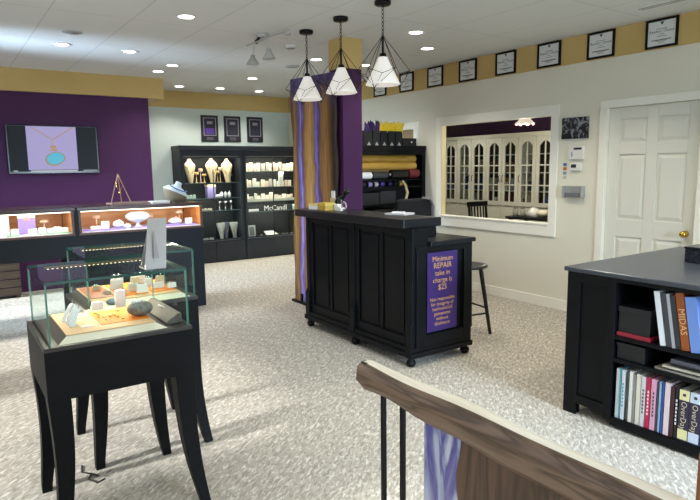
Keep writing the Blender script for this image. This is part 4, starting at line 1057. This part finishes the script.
# hanging cream ribbon loop
o = MB().tube([(5.10, 6.12, 1.40), (5.13, 6.10, 1.34), (5.16, 6.09, 1.24), (5.14, 6.10, 1.15), (5.10, 6.12, 1.12)], [.012, .018, .02, .016, .01], 8).build('ribbon_tail', mat('cream_ribbon', '#cdb98a', .4), loc=(5.13, 6.1, 1.12)); tag(o, 'cream ribbon tail hanging in front of the shelf', 'ribbon')
for k, (a, c, z0, h_, m_, lb) in enumerate(((4.32, 4.42, 1.10, .19, WHITE, 'white'), (4.45, 4.72, 1.10, .15, BOXBLK, 'black'), (4.74, 5.0, 1.10, .17, mat('grey_black_box', '#24262a', .5), 'charcoal'), (4.34, 4.60, .75, .25, mat('grey_black_box', '#24262a', .5), 'charcoal grey'), (4.65, 5.0, .75, .28, BOXBLK, 'jet black'), (5.05, 5.35, .75, .2, mat('slate_box', '#33363a', .5), 'slate'))):
    small_box('storage_box', ((a+c)/2, 6.24, z0), (c-a, .2, h_), 0, m_, m_, '%s storage box on the %s shelf behind the counter' % (lb, 'middle' if z0 > 1 else 'lower'))
# gift bags
TIP = noisy('purple_tissue', '#2e1650', '#43226c', (20, 20, 20), rough=.6); TIY = noisy('yellow_tissue', '#f0d020', '#f7e050', (20, 20, 20), rough=.6)
for k in range(5):
    xc = 4.57+k*.125; y = 6.2; z = UZ
    tissue = TIP if k < 2 else TIY
    o = thing('gift_bag', (xc, y, z), ['black gift bag with purple tissue next to the purple column', 'black gift bag with purple tissue, second from the column', 'black gift bag with yellow tissue in the middle of the five', 'black gift bag with yellow tissue, second from the right', 'black gift bag with yellow tissue at the right end of the row'][k], 'gift bag', 'black gift bags on the ribbon shelves')
    g = MB(); w_ = .058; d_ = .045; h_ = .19
    g.add([(xc-w_, y-d_, z), (xc+w_, y-d_, z), (xc+w_, y+d_, z), (xc-w_, y+d_, z), (xc-w_*.92, y-d_*.9, z+h_), (xc+w_*.92, y-d_*.9, z+h_), (xc+w_*.92, y+d_*.9, z+h_), (xc-w_*.92, y+d_*.9, z+h_)],
          [(3, 2, 1, 0), (0, 1, 5, 4), (1, 2, 6, 5), (2, 3, 7, 6), (3, 0, 4, 7), (4, 5, 6, 7)])
    part(g, 'bag', BOXBLK, o)
    part(MB().prism([(-.03, 0), (.03, 0), (0, .045)], (xc, y-d_-.001, z+.002), (1, 0, 0), (0, 0, 1), (0, -.002, 0)), 'triangle_label', mat('label_grey_white', '#c3c1bd', .5), o)
    rnd = random.Random(k+30); t = MB()
    for j in range(9):
        a = xc-.05+.013*j; hh = .07+.07*rnd.random(); ln = rnd.uniform(-.03, .06)
        yy = y-.03+.06*rnd.random()
        t.add([(a-.02, yy-.012, z+h_-.02), (a+.025, yy-.015, z+h_-.02), (a+.0, yy+.015, z+h_-.02), (a+ln, yy+.0, z+h_+hh), (a+ln+.05, yy+.012, z+h_+hh*.75)],
              [(0, 1, 3), (1, 4, 3), (1, 2, 4), (2, 3, 4), (2, 0, 3), (0, 2, 1)])
    part(t, 'tissue', tissue, o)
o = thing('black_card_box', (5.24, 6.24, UZ), 'low black box on the right end of the ribbon shelf top', 'box')
part(bx(5.13, 5.36, 6.14, 6.34, UZ, UZ+.10), 'box_body', BOXBLK, o, bevel=.003)
part(MB().ball((5.27, 6.138, UZ+.05), (.012, .003, .012), 8, 5), 'seal', WHITE, o)
# office chair back behind the counter
o = thing('desk_chair', (4.75, 5.45, 0), 'dark desk chair with grey edging, mostly hidden behind the counter', 'chair')
part(bx(4.45, 4.98, 5.40, 5.46, .78, 1.20), 'backrest', mat('black_fabric', '#08090b', .85), o, bevel=.03)
part(MB().tube([(4.80, 5.39, 1.21), (4.93, 5.39, 1.19), (4.99, 5.40, 1.10), (5.0, 5.41, .95)], .012), 'edging', mat('grey_vinyl', '#7d7a78', .4), o)
part(bx(4.46, 4.97, 5.42, 5.90, .48, .56), 'seat', mat('black_fabric', '#08090b', .85), o, bevel=.03)
part(MB().cyl((4.72, 5.66, .1), (4.72, 5.66, .48), .03, n=14).box(4.70, 4.74, 5.44, 5.6, .46, .9), 'stem', METALB, o)
for k in range(5):
    a = 2*PI*k/5; part(MB().cyl((4.72, 5.66, .1), (4.72+.28*math.cos(a), 5.66+.28*math.sin(a), .05), .018, n=10).ball((4.72+.28*math.cos(a), 5.66+.28*math.sin(a), .03), .03), 'leg', METALB, o)

# ------------------------------------------------------------------ OFFICE BEYOND THE WINDOW
CW = mat('cabinet_white', '#d8d5c8', .45)
CXF = 8.0
def arch_cabinet(y0, n, label, nm0):
    wd = .355; y1 = y0+wd*n
    o = thing('arched_glass_cabinet', (CXF+.2, (y0+y1)/2, 0), label, 'cabinet', 'white arched-door cabinets in the far room')
    b = MB()
    b.box(CXF+.02, CXF+.40, y0, y0+.02, .0, 2.10); b.box(CXF+.02, CXF+.40, y1-.02, y1, 0, 2.10); b.box(CXF+.02, CXF+.40, y0+.02, y1-.02, 2.03, 2.10); b.box(CXF+.02, CXF+.40, y0+.02, y1-.02, 0, .88)
    part(b, 'carcass', CW, o)
    part(bx(CXF+.38, CXF+.40, y0+.02, y1-.02, .88, 2.03), 'back_panel', mat('cabinet_inside', '#4a463f', .7), o)
    part(bx(CXF-.01, CXF+.02, y0, y1, 2.06, 2.12), 'cornice', CW, o)
    for k in range(3): part(bx(CXF+.06, CXF+.38, y0+.02, y1-.02, 1.14+k*.31, 1.155+k*.31), 'shelf', CW, o)
    rnd = random.Random(nm0)
    for k in range(n):
        a = y0+wd*k+.004; c = y0+wd*(k+1)-.004; s = .065; d = MB()
        zl, zh = .90, 2.055
        d.box(CXF, CXF+.02, a, a+s, zl, zh); d.box(CXF, CXF+.02, c-s, c, zl, zh); d.box(CXF, CXF+.02, a+s, c-s, zl, zl+.07)
        # arched head
        P = [(a+s, zh), (a+s, zh-.15)]
        for q in range(11):
            t_ = q/10; P.append((a+s+(c-a-2*s)*t_, zh-.15+.075*math.sin(PI*t_)**1.2))
        P += [(c-s, zh)]
        for q in range(2, len(P)-2):
            d.prism([P[q], P[q+1], (P[q+1][0], zh), (P[q][0], zh)], (CXF, 0, 0), (0, 1, 0), (0, 0, 1), (.02, 0, 0))
        mid = (a+c)/2
        d.box(CXF, CXF+.018, mid-.011, mid+.011, zl+.07, zh-.075)
        for z in (1.255, 1.585): d.box(CXF+.001, CXF+.017, a+s, c-s, z-.011, z+.011)
        dd = part(d, 'door', CW, o); ORG[dd.name] = ORG[o.name]
        hy = c-s*.5 if k % 2 == 0 else a+s*.5
        part(MB().tube([(CXF-.002, hy, 1.30), (CXF-.03, hy, 1.32), (CXF-.03, hy, 1.40), (CXF-.002, hy, 1.42)], .005), 'handle', METALB, dd)
        part(bx(CXF+.008, CXF+.012, a+s, c-s, zl+.07, zh-.075), 'glass_pane', GLASSD, dd)
        e = MB(); e.box(CXF, CXF+.02, a, c, .10, .86); e.box(CXF-.006, CXF, a+.05, c-.05, .16, .80)
        part(e, 'lower_door', CW, o, bevel=.003)
    return y1
arch_cabinet(5.525, 3, 'white arched glass cabinet at the right side of the far room, below the lamp', 1)
arch_cabinet(5.525+.355*3, 4, 'white arched glass cabinet in the middle of the far room behind the slat-back chair', 2)
arch_cabinet(5.525+.355*7, 3, 'white arched glass cabinet at the left side of the far room', 3)
# books & boxes inside the cabinets (seen through the panes)
rnd = random.Random(77)
cols = ['#3a4f8a', '#7a5b34', '#b6b0a2', '#6b2a2a', '#2e2c34', '#a98a50', '#8a8f98', '#46546a', '#c9c2b4']
row = {0: 'the lowest pane row', 1: 'the middle pane row', 2: 'the arched pane row'}
for r_, z in ((0, .88), (1, 1.155), (2, 1.465)):
    y = 5.68
    while y < 9.0:
        if rnd.random() < .55:
            w_ = rnd.uniform(.03, .07); h_ = rnd.uniform(.14, .24); ci = rnd.randrange(len(cols))
            o = bx(CXF+.10, CXF+.28, y, y+w_, z, z+h_).build('cabinet_book', mat('cbook_%d' % ci, cols[ci], .6), loc=(CXF+.2, y+w_/2, z))
            tag(o, 'book behind %s of the white cabinets' % row[r_], 'book', 'books in the white cabinets, %s' % row[r_])
            y += w_+.006
        else: y += rnd.uniform(.06, .2)
# lamp, table, chair
o = thing('dining_pendant', (6.55, 5.30, CE), 'white fluted pendant lamp with a red rim, seen through the window', 'pendant lamp')
lx, ly, lz = 6.55, 5.30, 2.13
part(MB().cyl((lx, ly, lz+.13), (lx, ly, CE), .006, n=8), 'cord', METALB, o)
sh = []
prof = [(.026, .12), (.05, .11), (.08, .055), (.11, .01), (.125, 0), (.12, .0), (.07, .05), (.04, .10)]
n = 32; vs = []
for r_, z in prof:
    for j in range(n):
        a = 2*PI*j/n; q = 1+.04*math.cos(8*a)*(r_/.12); vs.append((lx+r_*q*math.cos(a), ly+r_*q*math.sin(a), lz+z+(.012*math.cos(8*a) if r_ > .10 else 0)))
part(MB().add(vs, [(i*n+j, i*n+(j+1) % n, (i+1)*n+(j+1) % n, (i+1)*n+j) for i in range(len(prof)-1) for j in range(n)], 0, True), 'shade', mat('rose_white_shade', '#efe6e0', .3, emis='#ffe6d8', es=.5), o)
part(MB().tube([(lx+.127*(1+.06*math.cos(8*2*PI*j/40))*math.cos(2*PI*j/40), ly+.127*(1+.06*math.cos(8*2*PI*j/40))*math.sin(2*PI*j/40), lz+.012*math.cos(8*2*PI*j/40)) for j in range(40)], .004, 6, closed=True), 'rim', mat('red_rim', '#9a3a3a', .4), o)
l = bpy.data.lights.new('office_lamp', 'POINT'); l.energy = 45; l.color = (1, .88, .75); l.shadow_soft_size = .05
lo = bpy.data.objects.new('office_lamp', l); COL.objects.link(lo); lo.location = (lx, ly, lz-.20)
spot(7.1, 7.6, 60); spot(7.0, 5.6, 40)  # added spots without fittings, brighten the far room
tb = thing('office_table', (7.5, 5.4, 0), 'black table seen through the window at the far room', 'table')
part(bx(7.25, 7.75, 4.6, 6.2, .76, .80), 'table_top', BLACKT, tb, bevel=.004)
for a in (7.29, 7.67):
    for c in (4.64, 6.12): part(bx(a, a+.05, c, c+.05, 0, .76), 'leg', BLACK, tb)
ch = thing('slat_back_chair', (7.2, 6.48, 0), 'black slat-back chair at the end of the far table', 'chair')
ORG[ch.name] = Vector((6.52, 6.02, 0))
part(bx(6.30, 6.74, 5.82, 6.24, .44, .47), 'seat', BLACK, ch, bevel=.01)
for x in (6.31, 6.70): part(MB().loft([[(x, 6.21, .0), (x+.03, 6.21, 0), (x+.03, 6.24, 0), (x, 6.24, 0)], [(x, 6.21, .45), (x+.03, 6.21, .45), (x+.03, 6.25, .45), (x, 6.25, .45)], [(x, 6.27, .99), (x+.03, 6.27, .99), (x+.03, 6.295, .99), (x, 6.295, .99)]], smooth=False), 'rear_leg', BLACK, ch)
for x in (6.31, 6.70): part(bx(x, x+.03, 5.83, 5.86, 0, .44), 'leg', BLACK, ch)
part(bx(6.29, 6.75, 6.265, 6.295, .93, 1.01), 'top_rail', BLACK, ch, bevel=.006)
part(bx(6.34, 6.70, 6.24, 6.26, .60, .64), 'lower_rail', BLACK, ch)
for k in range(5): part(MB().loft([[(6.37+k*.068, 6.243, .63), (6.395+k*.068, 6.243, .63), (6.395+k*.068, 6.253, .63), (6.37+k*.068, 6.253, .63)], [(6.37+k*.068, 6.275, .94), (6.395+k*.068, 6.275, .94), (6.395+k*.068, 6.285, .94), (6.37+k*.068, 6.285, .94)]], smooth=False), 'slat', BLACK, ch)
rnd = random.Random(9)
for k, (x, y, c_, lb) in enumerate(((7.40, 5.78, WHITE, 'white crumpled paper'), (7.42, 5.62, IVORY, 'ivory crumpled paper'), (7.5, 5.55, mat('pinkish_tissue', '#b99a9a', .6), 'pinkish tissue'))):
    o = MB().ball((x, y, .80+.06), (.09, .10, .06+.03*(k == 0)), 10, 6, wob=.4).build('crumpled_paper', c_, loc=(x, y, .80)); tag(o, lb+' on the black table in the far room', 'paper')
for k, (x, y) in enumerate(((7.35, 6.08), (7.38, 5.97))):
    o = thing('glass_jar', (x, y, 0.80), ['clear jar at the chair end of the far table', 'clear jar beside the crumpled paper on the far table'][k], 'jar')
    part(MB().lathe([(0, 0), (.04, 0), (.042, .09), (.03, .11), (.03, .12)], (x, y, 0.80), 16), 'jar_body', mat('milky_glass', '#b5b3ac', .2), o); part(MB().lathe([(0, .12), (.033, .12), (.033, .135), (0, .135)], (x, y, 0.80), 16), 'lid', SILVER, o)
small_box('dark_tray_box', (7.45, 5.32, .80), (.2, .25, .05), .2, mat('dark_red_box', '#4a1f24', .5), BOXBLK, 'dark red low box at the near end of the far table')

# ------------------------------------------------------------------ RIGHT LOW BOOKCASE
bk = thing('low_bookcase', (3.9, 1.6, 0), 'low black bookcase island with open shelves of books, right foreground', 'bookcase')
KX0, KX1, KY0, KY1, KZ = 3.21, 4.62, .95, 2.235, .95
TOPB = mat('black_lacquer_top', '#3b4047', .3)
b = MB()
b.box(KX0+.015, KX1, 1.905, KY1-.01, .075, .92)          # closed end block
b.box(KX0+.42, KX1, KY0, 1.905, .075, .92)               # body behind the shelves
b.box(KX0, KX0+.42, KY0, KY0+.03, .075, .92)
b.box(KX0, KX0+.42, KY0+.03, 1.905, .895, .92)
part(b, 'carcass', BLACK, bk)
q = MB(); q.box(KX0, KX0+.015, 2.14, KY1-.005, .0, .92); q.box(KX0, KX0+.015, 1.905, 1.955, .04, .92); q.box(KX0, KX0+.015, 1.955, 2.14, .075, .13); q.box(KX0, KX0+.015, 1.955, 2.14, .86, .92)
part(q, 'end_frame', BLACK, bk, bevel=.002)
part(bx(KX0+.015, KX0+.06, 2.15, KY1-.01, 0, .075).box(KX1-.05, KX1, 2.15, KY1-.01, 0, .075), 'foot', BLACK, bk)
part(bx(KX0-.02, KX1+.02, KY0-.02, KY1+.012, .922, .95), 'top', TOPB, bk, bevel=.006)
for z in (.07, .435, .575): part(bx(KX0+.004, KX0+.42, KY0+.03, 1.905, z-.022, z), 'shelf', BLACK, bk)
part(bx(KX0, KX0+.004, KY0, 1.905, .02, .066), 'plinth', BLACK, bk)

PG = mat('page_block', '#d9d3c2', .8)
def book(y0, y1, z, h, d, m, label, row_, lean=0, title=None, tm=None, x=3.228, lab2=None, tsize=None):
    """a book standing spine out (towards -x); y0<y1 along the shelf"""
    ym = (y0+y1)/2; o = thing('book', (x+d/2, ym, z), label, 'book', row_)
    t_ = y1-y0; c = min(.004, t_*.2)
    A = rotx(lean); pv = (x, y1 if lean < 0 else y0, z)
    def rb(mb): mb.v = [tuple(Vector(pv)+A @ (Vector(v)-Vector(pv))) for v in mb.v]; return mb
    mb = MB(); mb.box(x, x+c, y0, y1, z, z+h); mb.box(x+c, x+d, y0, y0+c*.7, z, z+h); mb.box(x+c, x+d, y1-c*.7, y1, z, z+h)
    part(rb(mb), 'cover', m, o)
    part(rb(bx(x+c, x+d-.003, y0+c*.7, y1-c*.7, z+.003, z+h-.003)), 'pages', PG, o)
    if lab2:
        lm, zz = lab2
        for a, b2 in zz: part(rb(bx(x-.001, x, y0+.001, y1-.001, z+a, z+b2)), 'spine_label', lm, o)
    if title:
        tt = MB(); tt.text(title, tsize or t_*.75, (x-.0012, ym, z+h*.5), (0, 0, -1), (0, -1, 0))
        part(rb(tt), 'title', tm, o)
    return o
BB = {}
def bc(h, r=.5):
    return mat('cover_'+h.strip('#'), h, r)
low = 'books on the bottom shelf of the low bookcase'; up = 'books on the top shelf of the low bookcase'
WT = mat('white_print', '#e8e6e0', .6); DKT = mat('dark_print', '#33343a', .6)
L = [(1.850, 1.874, .285, '#c2c7c6', 'pale grey book at the far end of the bottom shelf', None),
     (1.840, 1.8495, .29, '#4aa7b5', 'thin teal book second from the bookcase end panel', None),
     (1.814, 1.838, .285, '#d6dcdf', 'white book just after the teal one, bottom shelf', 'J'),
     (1.790, 1.802, .27, '#4b4d4a', 'thin dark grey book with a gap before it, bottom shelf', None),
     (1.763, 1.788, .29, '#e4e2da', 'white book right after the thin dark grey one', None),
     (1.744, 1.762, .275, '#8d8c82', 'grey-green book between white and cream ones', None),
     (1.713, 1.742, .285, '#dcd8c6', 'cream book before the white one with dark marks', None),
     (1.682, 1.711, .28, '#d5d3d6', 'white book with dark print left of the crimson one', 'T'),
     (1.651, 1.680, .283, '#b8244d', 'crimson book with white lettering, bottom shelf', 'W'),
     (1.616, 1.649, .28, '#dba3bd', 'pink book to the right of the crimson one', 'D'),
     (1.603, 1.613, .27, '#46424c', 'thin dark book right of the pink one', None),
     (1.586, 1.601, .278, '#8fb0cf', 'light blue book right of the pink one', None),
     (1.569, 1.584, .28, '#2f4f8f', 'deep blue book between light blue and pale rose', None),
     (1.533, 1.567, .285, '#e2cdd0', 'pale rose book left of the dark volumes', None),
     (1.507, 1.531, .27, '#3a1a20', 'dark maroon book right of the pale rose one', None),
     (1.487, 1.504, .275, '#15151a', 'black book left of the cream-labelled volume', 'B')]
fy = lambda y: y+.012+.024*(1.85-y)/.4
for y0, y1, h, c, lb, t_ in L:
    y0, y1 = fy(y0), fy(y1)
    ttl = {'J': None, 'T': None, 'W': None, 'D': None, 'B': None, None: None}[t_]
    o = book(y0+.0015, y1-.0015, .07, h+.02, .20, bc(c), lb, low)
    if t_:
        tm = {'J': mat('teal_print', '#5a98a8', .6), 'T': DKT, 'W': WT, 'D': DKT, 'B': WT}[t_]
        mk = MB(); ym = (y0+y1)/2
        for k in range(7): mk.box(3.2268, 3.228, ym-.004, ym+.004, .15+k*.022, .163+k*.022)
        part(mk, 'spine_print', tm, o)
DPV = bc('#2c2440', .4); CRL = mat('cream_label', '#e9e3a8', .5); BLL = mat('sky_label', '#cfdcee', .5); TNP = mat('pale_gold_print', '#cfc6a0', .5)
def vol(y0, y1, lm, lb):
    y0, y1 = fy(y0), fy(y1)
    o = book(y0, y1, .07, .29, .22, DPV, lb, low, title='OverDay', tm=TNP, lab2=(lm, ((.008, .065), (.232, .29))), tsize=.043)
    part(bx(3.2258, 3.227, (y0+y1)/2-.008, (y0+y1)/2+.008, .325, .34), 'emblem', DKT, o)
vol(1.425, 1.482, CRL, 'thick dark violet volume with cream spine labels, bottom shelf')
vol(1.362, 1.422, BLL, 'thick dark violet volume with pale blue spine labels, at the frame edge')
# upper row, leaning
LN = -math.radians(10)
book(1.607, 1.638, .575, .305, .20, bc('#dfe3e6'), 'leaning white book on the top shelf, nearest the black box', up, lean=LN)
o = book(1.572, 1.602, .575, .30, .20, bc('#3c3d40'), 'leaning dark grey book with a mottled spine, right of the white one', up, lean=LN)
o = book(1.554, 1.571, .575, .30, .20, bc('#a9abb0'), 'leaning thin silver-grey book between two dark ones', up, lean=LN)
book(1.524, 1.553, .575, .295, .20, bc('#2b2b2e'), 'leaning charcoal book left of the brown one', up, lean=LN)
book(1.478, 1.520, .575, .315, .20, bc('#8f4a1c', .35), 'leaning brown book lettered MIDAS in gold on the spine', up, lean=LN, title='MIDAS', tm=mat('title_gold', '#e0b27a', .5), tsize=.05)
o = book(1.415, 1.472, .575, .30, .21, bc('#6f8fd0', .25), 'leaning blue book with green edge, right of the brown one', up, lean=LN)
# boxes on the shelves
def crate_box(y0, y1, z0, z1, m, lid, lb):
    o = thing('storage_box', (3.35, (y0+y1)/2, z0), lb, 'box')
    h = z1-z0
    part(bx(3.235, 3.47, y0, y1, z0, z0+h*.80), 'box_body', m, o, bevel=.003)
    part(bx(3.231, 3.474, y0-.004, y1+.004, z0+h*.80, z1), 'lid', lid, o, bevel=.002)
crate_box(1.705, 1.893, .602, .755, BOXBLK, mat('graphite_lid', '#14181c', .35), 'black lidded box standing on the red box, top shelf of low bookcase')
o = bx(3.226, 3.47, 1.698, 1.897, .576, .600).build('red_folder', mat('deep_red', '#8a1f2e', .4), loc=(3.35, 1.8, .576), bevel=.002); tag(o, 'flat red folder under the black box on the top shelf', 'folder')
crate_box(1.728, 1.893, .436, .535, BOXBLK, mat('graphite_lid', '#14181c', .35), 'small black lidded box on the narrow middle shelf')
for k, (y0, y1, z, h, c, dx, lb) in enumerate(((1.30, 1.66, .436, .012, '#8f8a80', 0, 'pale-edged magazine at the bottom of the middle shelf pile'), (1.30, 1.63, .449, .010, '#3a3a3c', .01, 'dark magazine second in the middle shelf pile'),
        (1.31, 1.62, .460, .010, '#b5ad9c', .0, 'cream-edged magazine third in the middle shelf pile'), (1.28, 1.58, .471, .022, '#22242a', .02, 'black binder on the middle shelf pile, under the grey folder'), (1.27, 1.575, .494, .022, '#4d4f58', 0.0, 'grey folder topmost on the middle shelf pile'))):
    o = bx(3.225+dx, 3.44+dx, y0, y1, z, z+h, rot=rotz(.03*(k % 3-1))).build('magazine', bc(c), loc=(3.33, (y0+y1)/2, z), bevel=.0015); tag(o, lb, 'magazine', 'pile on the middle shelf of the low bookcase')
# dark glossy object on the top
o = thing('dark_marble_box', (3.98, 1.83, .95), 'black marbled box standing on top of the low bookcase', 'box')
part(bx(3.90, 4.08, 1.60, 1.86, .95, 1.04), 'box_body', noisy('black_marble', '#0c0f16', '#3a4252', (14, 14, 14), 3, .2, lo=.55, hi=.75, dist=2), o, bevel=.006)
part(bx(3.895, 4.085, 1.595, 1.865, 1.04, 1.052), 'lid', mat('lid_black', '#12151b', .25), o, bevel=.003)

# ------------------------------------------------------------------ STAIR GUARD in the foreground
def walnut(name, base=('#5f4632', '#80634a'), axis='y'):
    m = mat(name, base[0], .38)
    nt = m.node_tree; N = nt.nodes; L_ = nt.links; b = N['Principled BSDF']
    tc = N.new('ShaderNodeTexCoord'); mp = N.new('ShaderNodeMapping')
    mp.inputs['Scale'].default_value = (14, 1.4, 14) if axis == 'y' else (10, 9, 1.1)
    L_.new(tc.outputs['Object'], mp.inputs['Vector'])
    no = N.new('ShaderNodeTexNoise'); no.inputs['Scale'].default_value = 1.3; no.inputs['Detail'].default_value = 2; no.inputs['Distortion'].default_value = 1.1
    L_.new(mp.outputs[0], no.inputs['Vector'])
    ml = N.new('ShaderNodeMath'); ml.operation = 'MULTIPLY'; ml.inputs[1].default_value = 9; L_.new(no.outputs['Fac'], ml.inputs[0])
    fr_ = N.new('ShaderNodeMath'); fr_.operation = 'PINGPONG'; fr_.inputs[1].default_value = 1; L_.new(ml.outputs[0], fr_.inputs[0])
    n2 = N.new('ShaderNodeTexNoise'); n2.inputs['Scale'].default_value = 60; L_.new(mp.outputs[0], n2.inputs['Vector'])
    ad = N.new('ShaderNodeMath'); ad.operation = 'MULTIPLY_ADD'; ad.inputs[1].default_value = .35; L_.new(n2.outputs['Fac'], ad.inputs[0]); L_.new(fr_.outputs[0], ad.inputs[2])
    cr = N.new('ShaderNodeValToRGB'); cr.color_ramp.elements[0].position = .1; cr.color_ramp.elements[0].color = lin(base[0]); cr.color_ramp.elements[1].position = 1.1; cr.color_ramp.elements[1].color = lin(base[1])
    L_.new(ad.outputs[0], cr.inputs['Fac']); L_.new(cr.outputs[0], b.inputs['Base Color'])
    return m
WNT = walnut('walnut_rail', ('#4b3929', '#7b624e')); RAIL_LIT = noisy('rail_top_light', '#dcd3bf', '#ebe5d6', (20, 3, 20), rough=.45)  # pale tone paints the light lying along the rail top
gr_ = thing('stair_guard', (1.13, 1.0, 0), 'wooden handrail guard with live-edge cap, black balusters and blue resin panel', 'railing')
rings = []; rnd = random.Random(4)
for k in range(42):
    t_ = k/41; y = 1.560-(1.560-.44)*t_
    e = min(1, (k+1.1)/2.1)**.5
    a = .010*math.sin(y*7)+.004*math.sin(y*23); zb = .832+.012*math.sin(y*5.2+.6)+.004*math.sin(y*19)-.0
    zt_ = .939-.006*t_+.003*math.sin(y*13); xf = 1.096+.004*math.sin(y*9); xb = 1.151+.005*math.sin(y*6+1)
    zm = (zb+zt_)/2; xm = (xf+xb)/2
    P = [(xf+.010, zb+.006), (xf-.002+a*.3, zb+.03), (xf-.004, zm+.01), (xf, zt_-.010), (xf+.008, zt_-.001), (xm, zt_+.001), (xb-.006, zt_-.002), (xb, zt_-.018), (xb-.004, zm), (xb-.01, zb+.004), (xm, zb)]
    rings.append([(xm+(p[0]-xm)*(.75+.25*e), y, zm+(p[1]-zm)*e) for p in P])
part(MB().loft(rings, mats=[0, 0, 0, 0, 1, 1, 1, 0, 0, 0, 0]), 'handrail', [WNT, RAIL_LIT], gr_)
ck = MB(); ck.box(1.104, 1.126, 1.512, 1.540, .930, .9405); part(ck, 'dark_knot', mat('burnt_knot', '#1b1512', .6), gr_)
for y in (1.455, 1.357): part(bx(1.124, 1.138, y-.0068, y+.0068, 0, .87), 'baluster', METALB, gr_)
def resin():
    m = mat('blue_white_resin', '#c9cfe6', .12, coat=.4)
    nt = m.node_tree; N = nt.nodes; L_ = nt.links; b = N['Principled BSDF']
    tc = N.new('ShaderNodeTexCoord'); mp = N.new('ShaderNodeMapping'); mp.inputs['Scale'].default_value = (5, 13, 2.6); mp.inputs['Location'].default_value = (3, 1.2, 5)
    L_.new(tc.outputs['Object'], mp.inputs['Vector'])
    no = N.new('ShaderNodeTexNoise'); no.inputs['Scale'].default_value = 1.2; no.inputs['Detail'].default_value = 6; no.inputs['Distortion'].default_value = .9
    L_.new(mp.outputs[0], no.inputs['Vector'])
    cr = N.new('ShaderNodeValToRGB'); e = cr.color_ramp.elements
    e[0].position = .32; e[0].color = lin('#bfc5cb'); e[1].position = .70; e[1].color = lin('#c3c8d2')
    for p, c in ((.47, '#b0b5c8'), (.56, '#6d69a4'), (.61, '#565195')):
        q = e.new(p); q.color = lin(c)
    L_.new(no.outputs['Fac'], cr.inputs['Fac']); L_.new(cr.outputs[0], b.inputs['Base Color'])
    return m
pn = MB(); 
part(bx(1.125, 1.150, 1.095, 1.252, .08, .858), 'resin_strip', resin(), gr_, bevel=.003)
WN2 = walnut('walnut_panel', ('#372719', '#604734'), 'z')
rings = []
for k in range(40):
    z = .08+.778*k/39; ye = 1.098+.010*math.sin(z*11)+.006*math.sin(z*29)
    rings.append([(1.122, .485, z), (1.122, ye, z), (1.153, ye+.004, z), (1.153, .485, z)])
part(MB().loft(rings, smooth=False), 'walnut_panel', WN2, gr_)
part(bx(1.09, 1.19, .375, .474, 0, 1.06), 'newel_post', noisy('orange_brown_post', '#7a4a26', '#8d5a30', (20, 20, 2)), gr_, bevel=.006)

# ------------------------------------------------------------------ LIGHT
w = bpy.data.worlds.new('world'); SC.world = w; w.use_nodes = True
bg = w.node_tree.nodes['Background']; bg.inputs['Color'].default_value = (.74, .87, 1.0, 1); bg.inputs['Strength'].default_value = 1.9
def daylight(loc, aim, sx, sz, e, spread, col=(.62, .80, 1)):  # unseen area lamps, added to throw bluish daylight patches
    l = bpy.data.lights.new('daylight_fill', 'AREA'); l.shape = 'RECTANGLE'; l.size = sx; l.size_y = sz; l.energy = e; l.color = col; l.spread = math.radians(spread)
    o = bpy.data.objects.new('daylight_fill', l); COL.objects.link(o); o.location = loc
    o.rotation_euler = (Vector(aim)-Vector(loc)).to_track_quat('-Z', 'Y').to_euler()
daylight((XL+.03, 6.9, 1.5), (.9, 6.93, 2.885), .3, .3, 9, 20, (.55, .75, 1))
daylight((XL+.03, 7.3, 1.9), (3.3, 7.7, 0), 1.4, .9, 80, 45)
daylight((3.0, -2.5, 1.7), (3.3, 1.8, 0), 1.8, 1.2, 85, 60)  # added lamp behind the camera, no window built here
s_ = bpy.data.lights.new('sun', 'SUN'); s_.energy = 6; s_.angle = math.radians(3); s_.color = (.96, .98, 1)
so_ = bpy.data.objects.new('sun', s_); COL.objects.link(so_)
d = Vector((1, .06, -.48)).normalized(); so_.rotation_euler = d.to_track_quat('-Z', 'Y').to_euler()

SC.view_settings.view_transform = 'Standard'; SC.view_settings.look = 'None'
SC.view_settings.gamma = 1; SC.view_settings.use_curve_mapping = False
SC.view_settings.exposure = 0.0
SC.cycles.use_denoising = True
SC.cycles.max_bounces = 8; SC.cycles.transparent_max_bounces = 16
SC.cycles.sample_clamp_indirect = 4
SC.cycles.caustics_reflective = False; SC.cycles.caustics_refractive = False
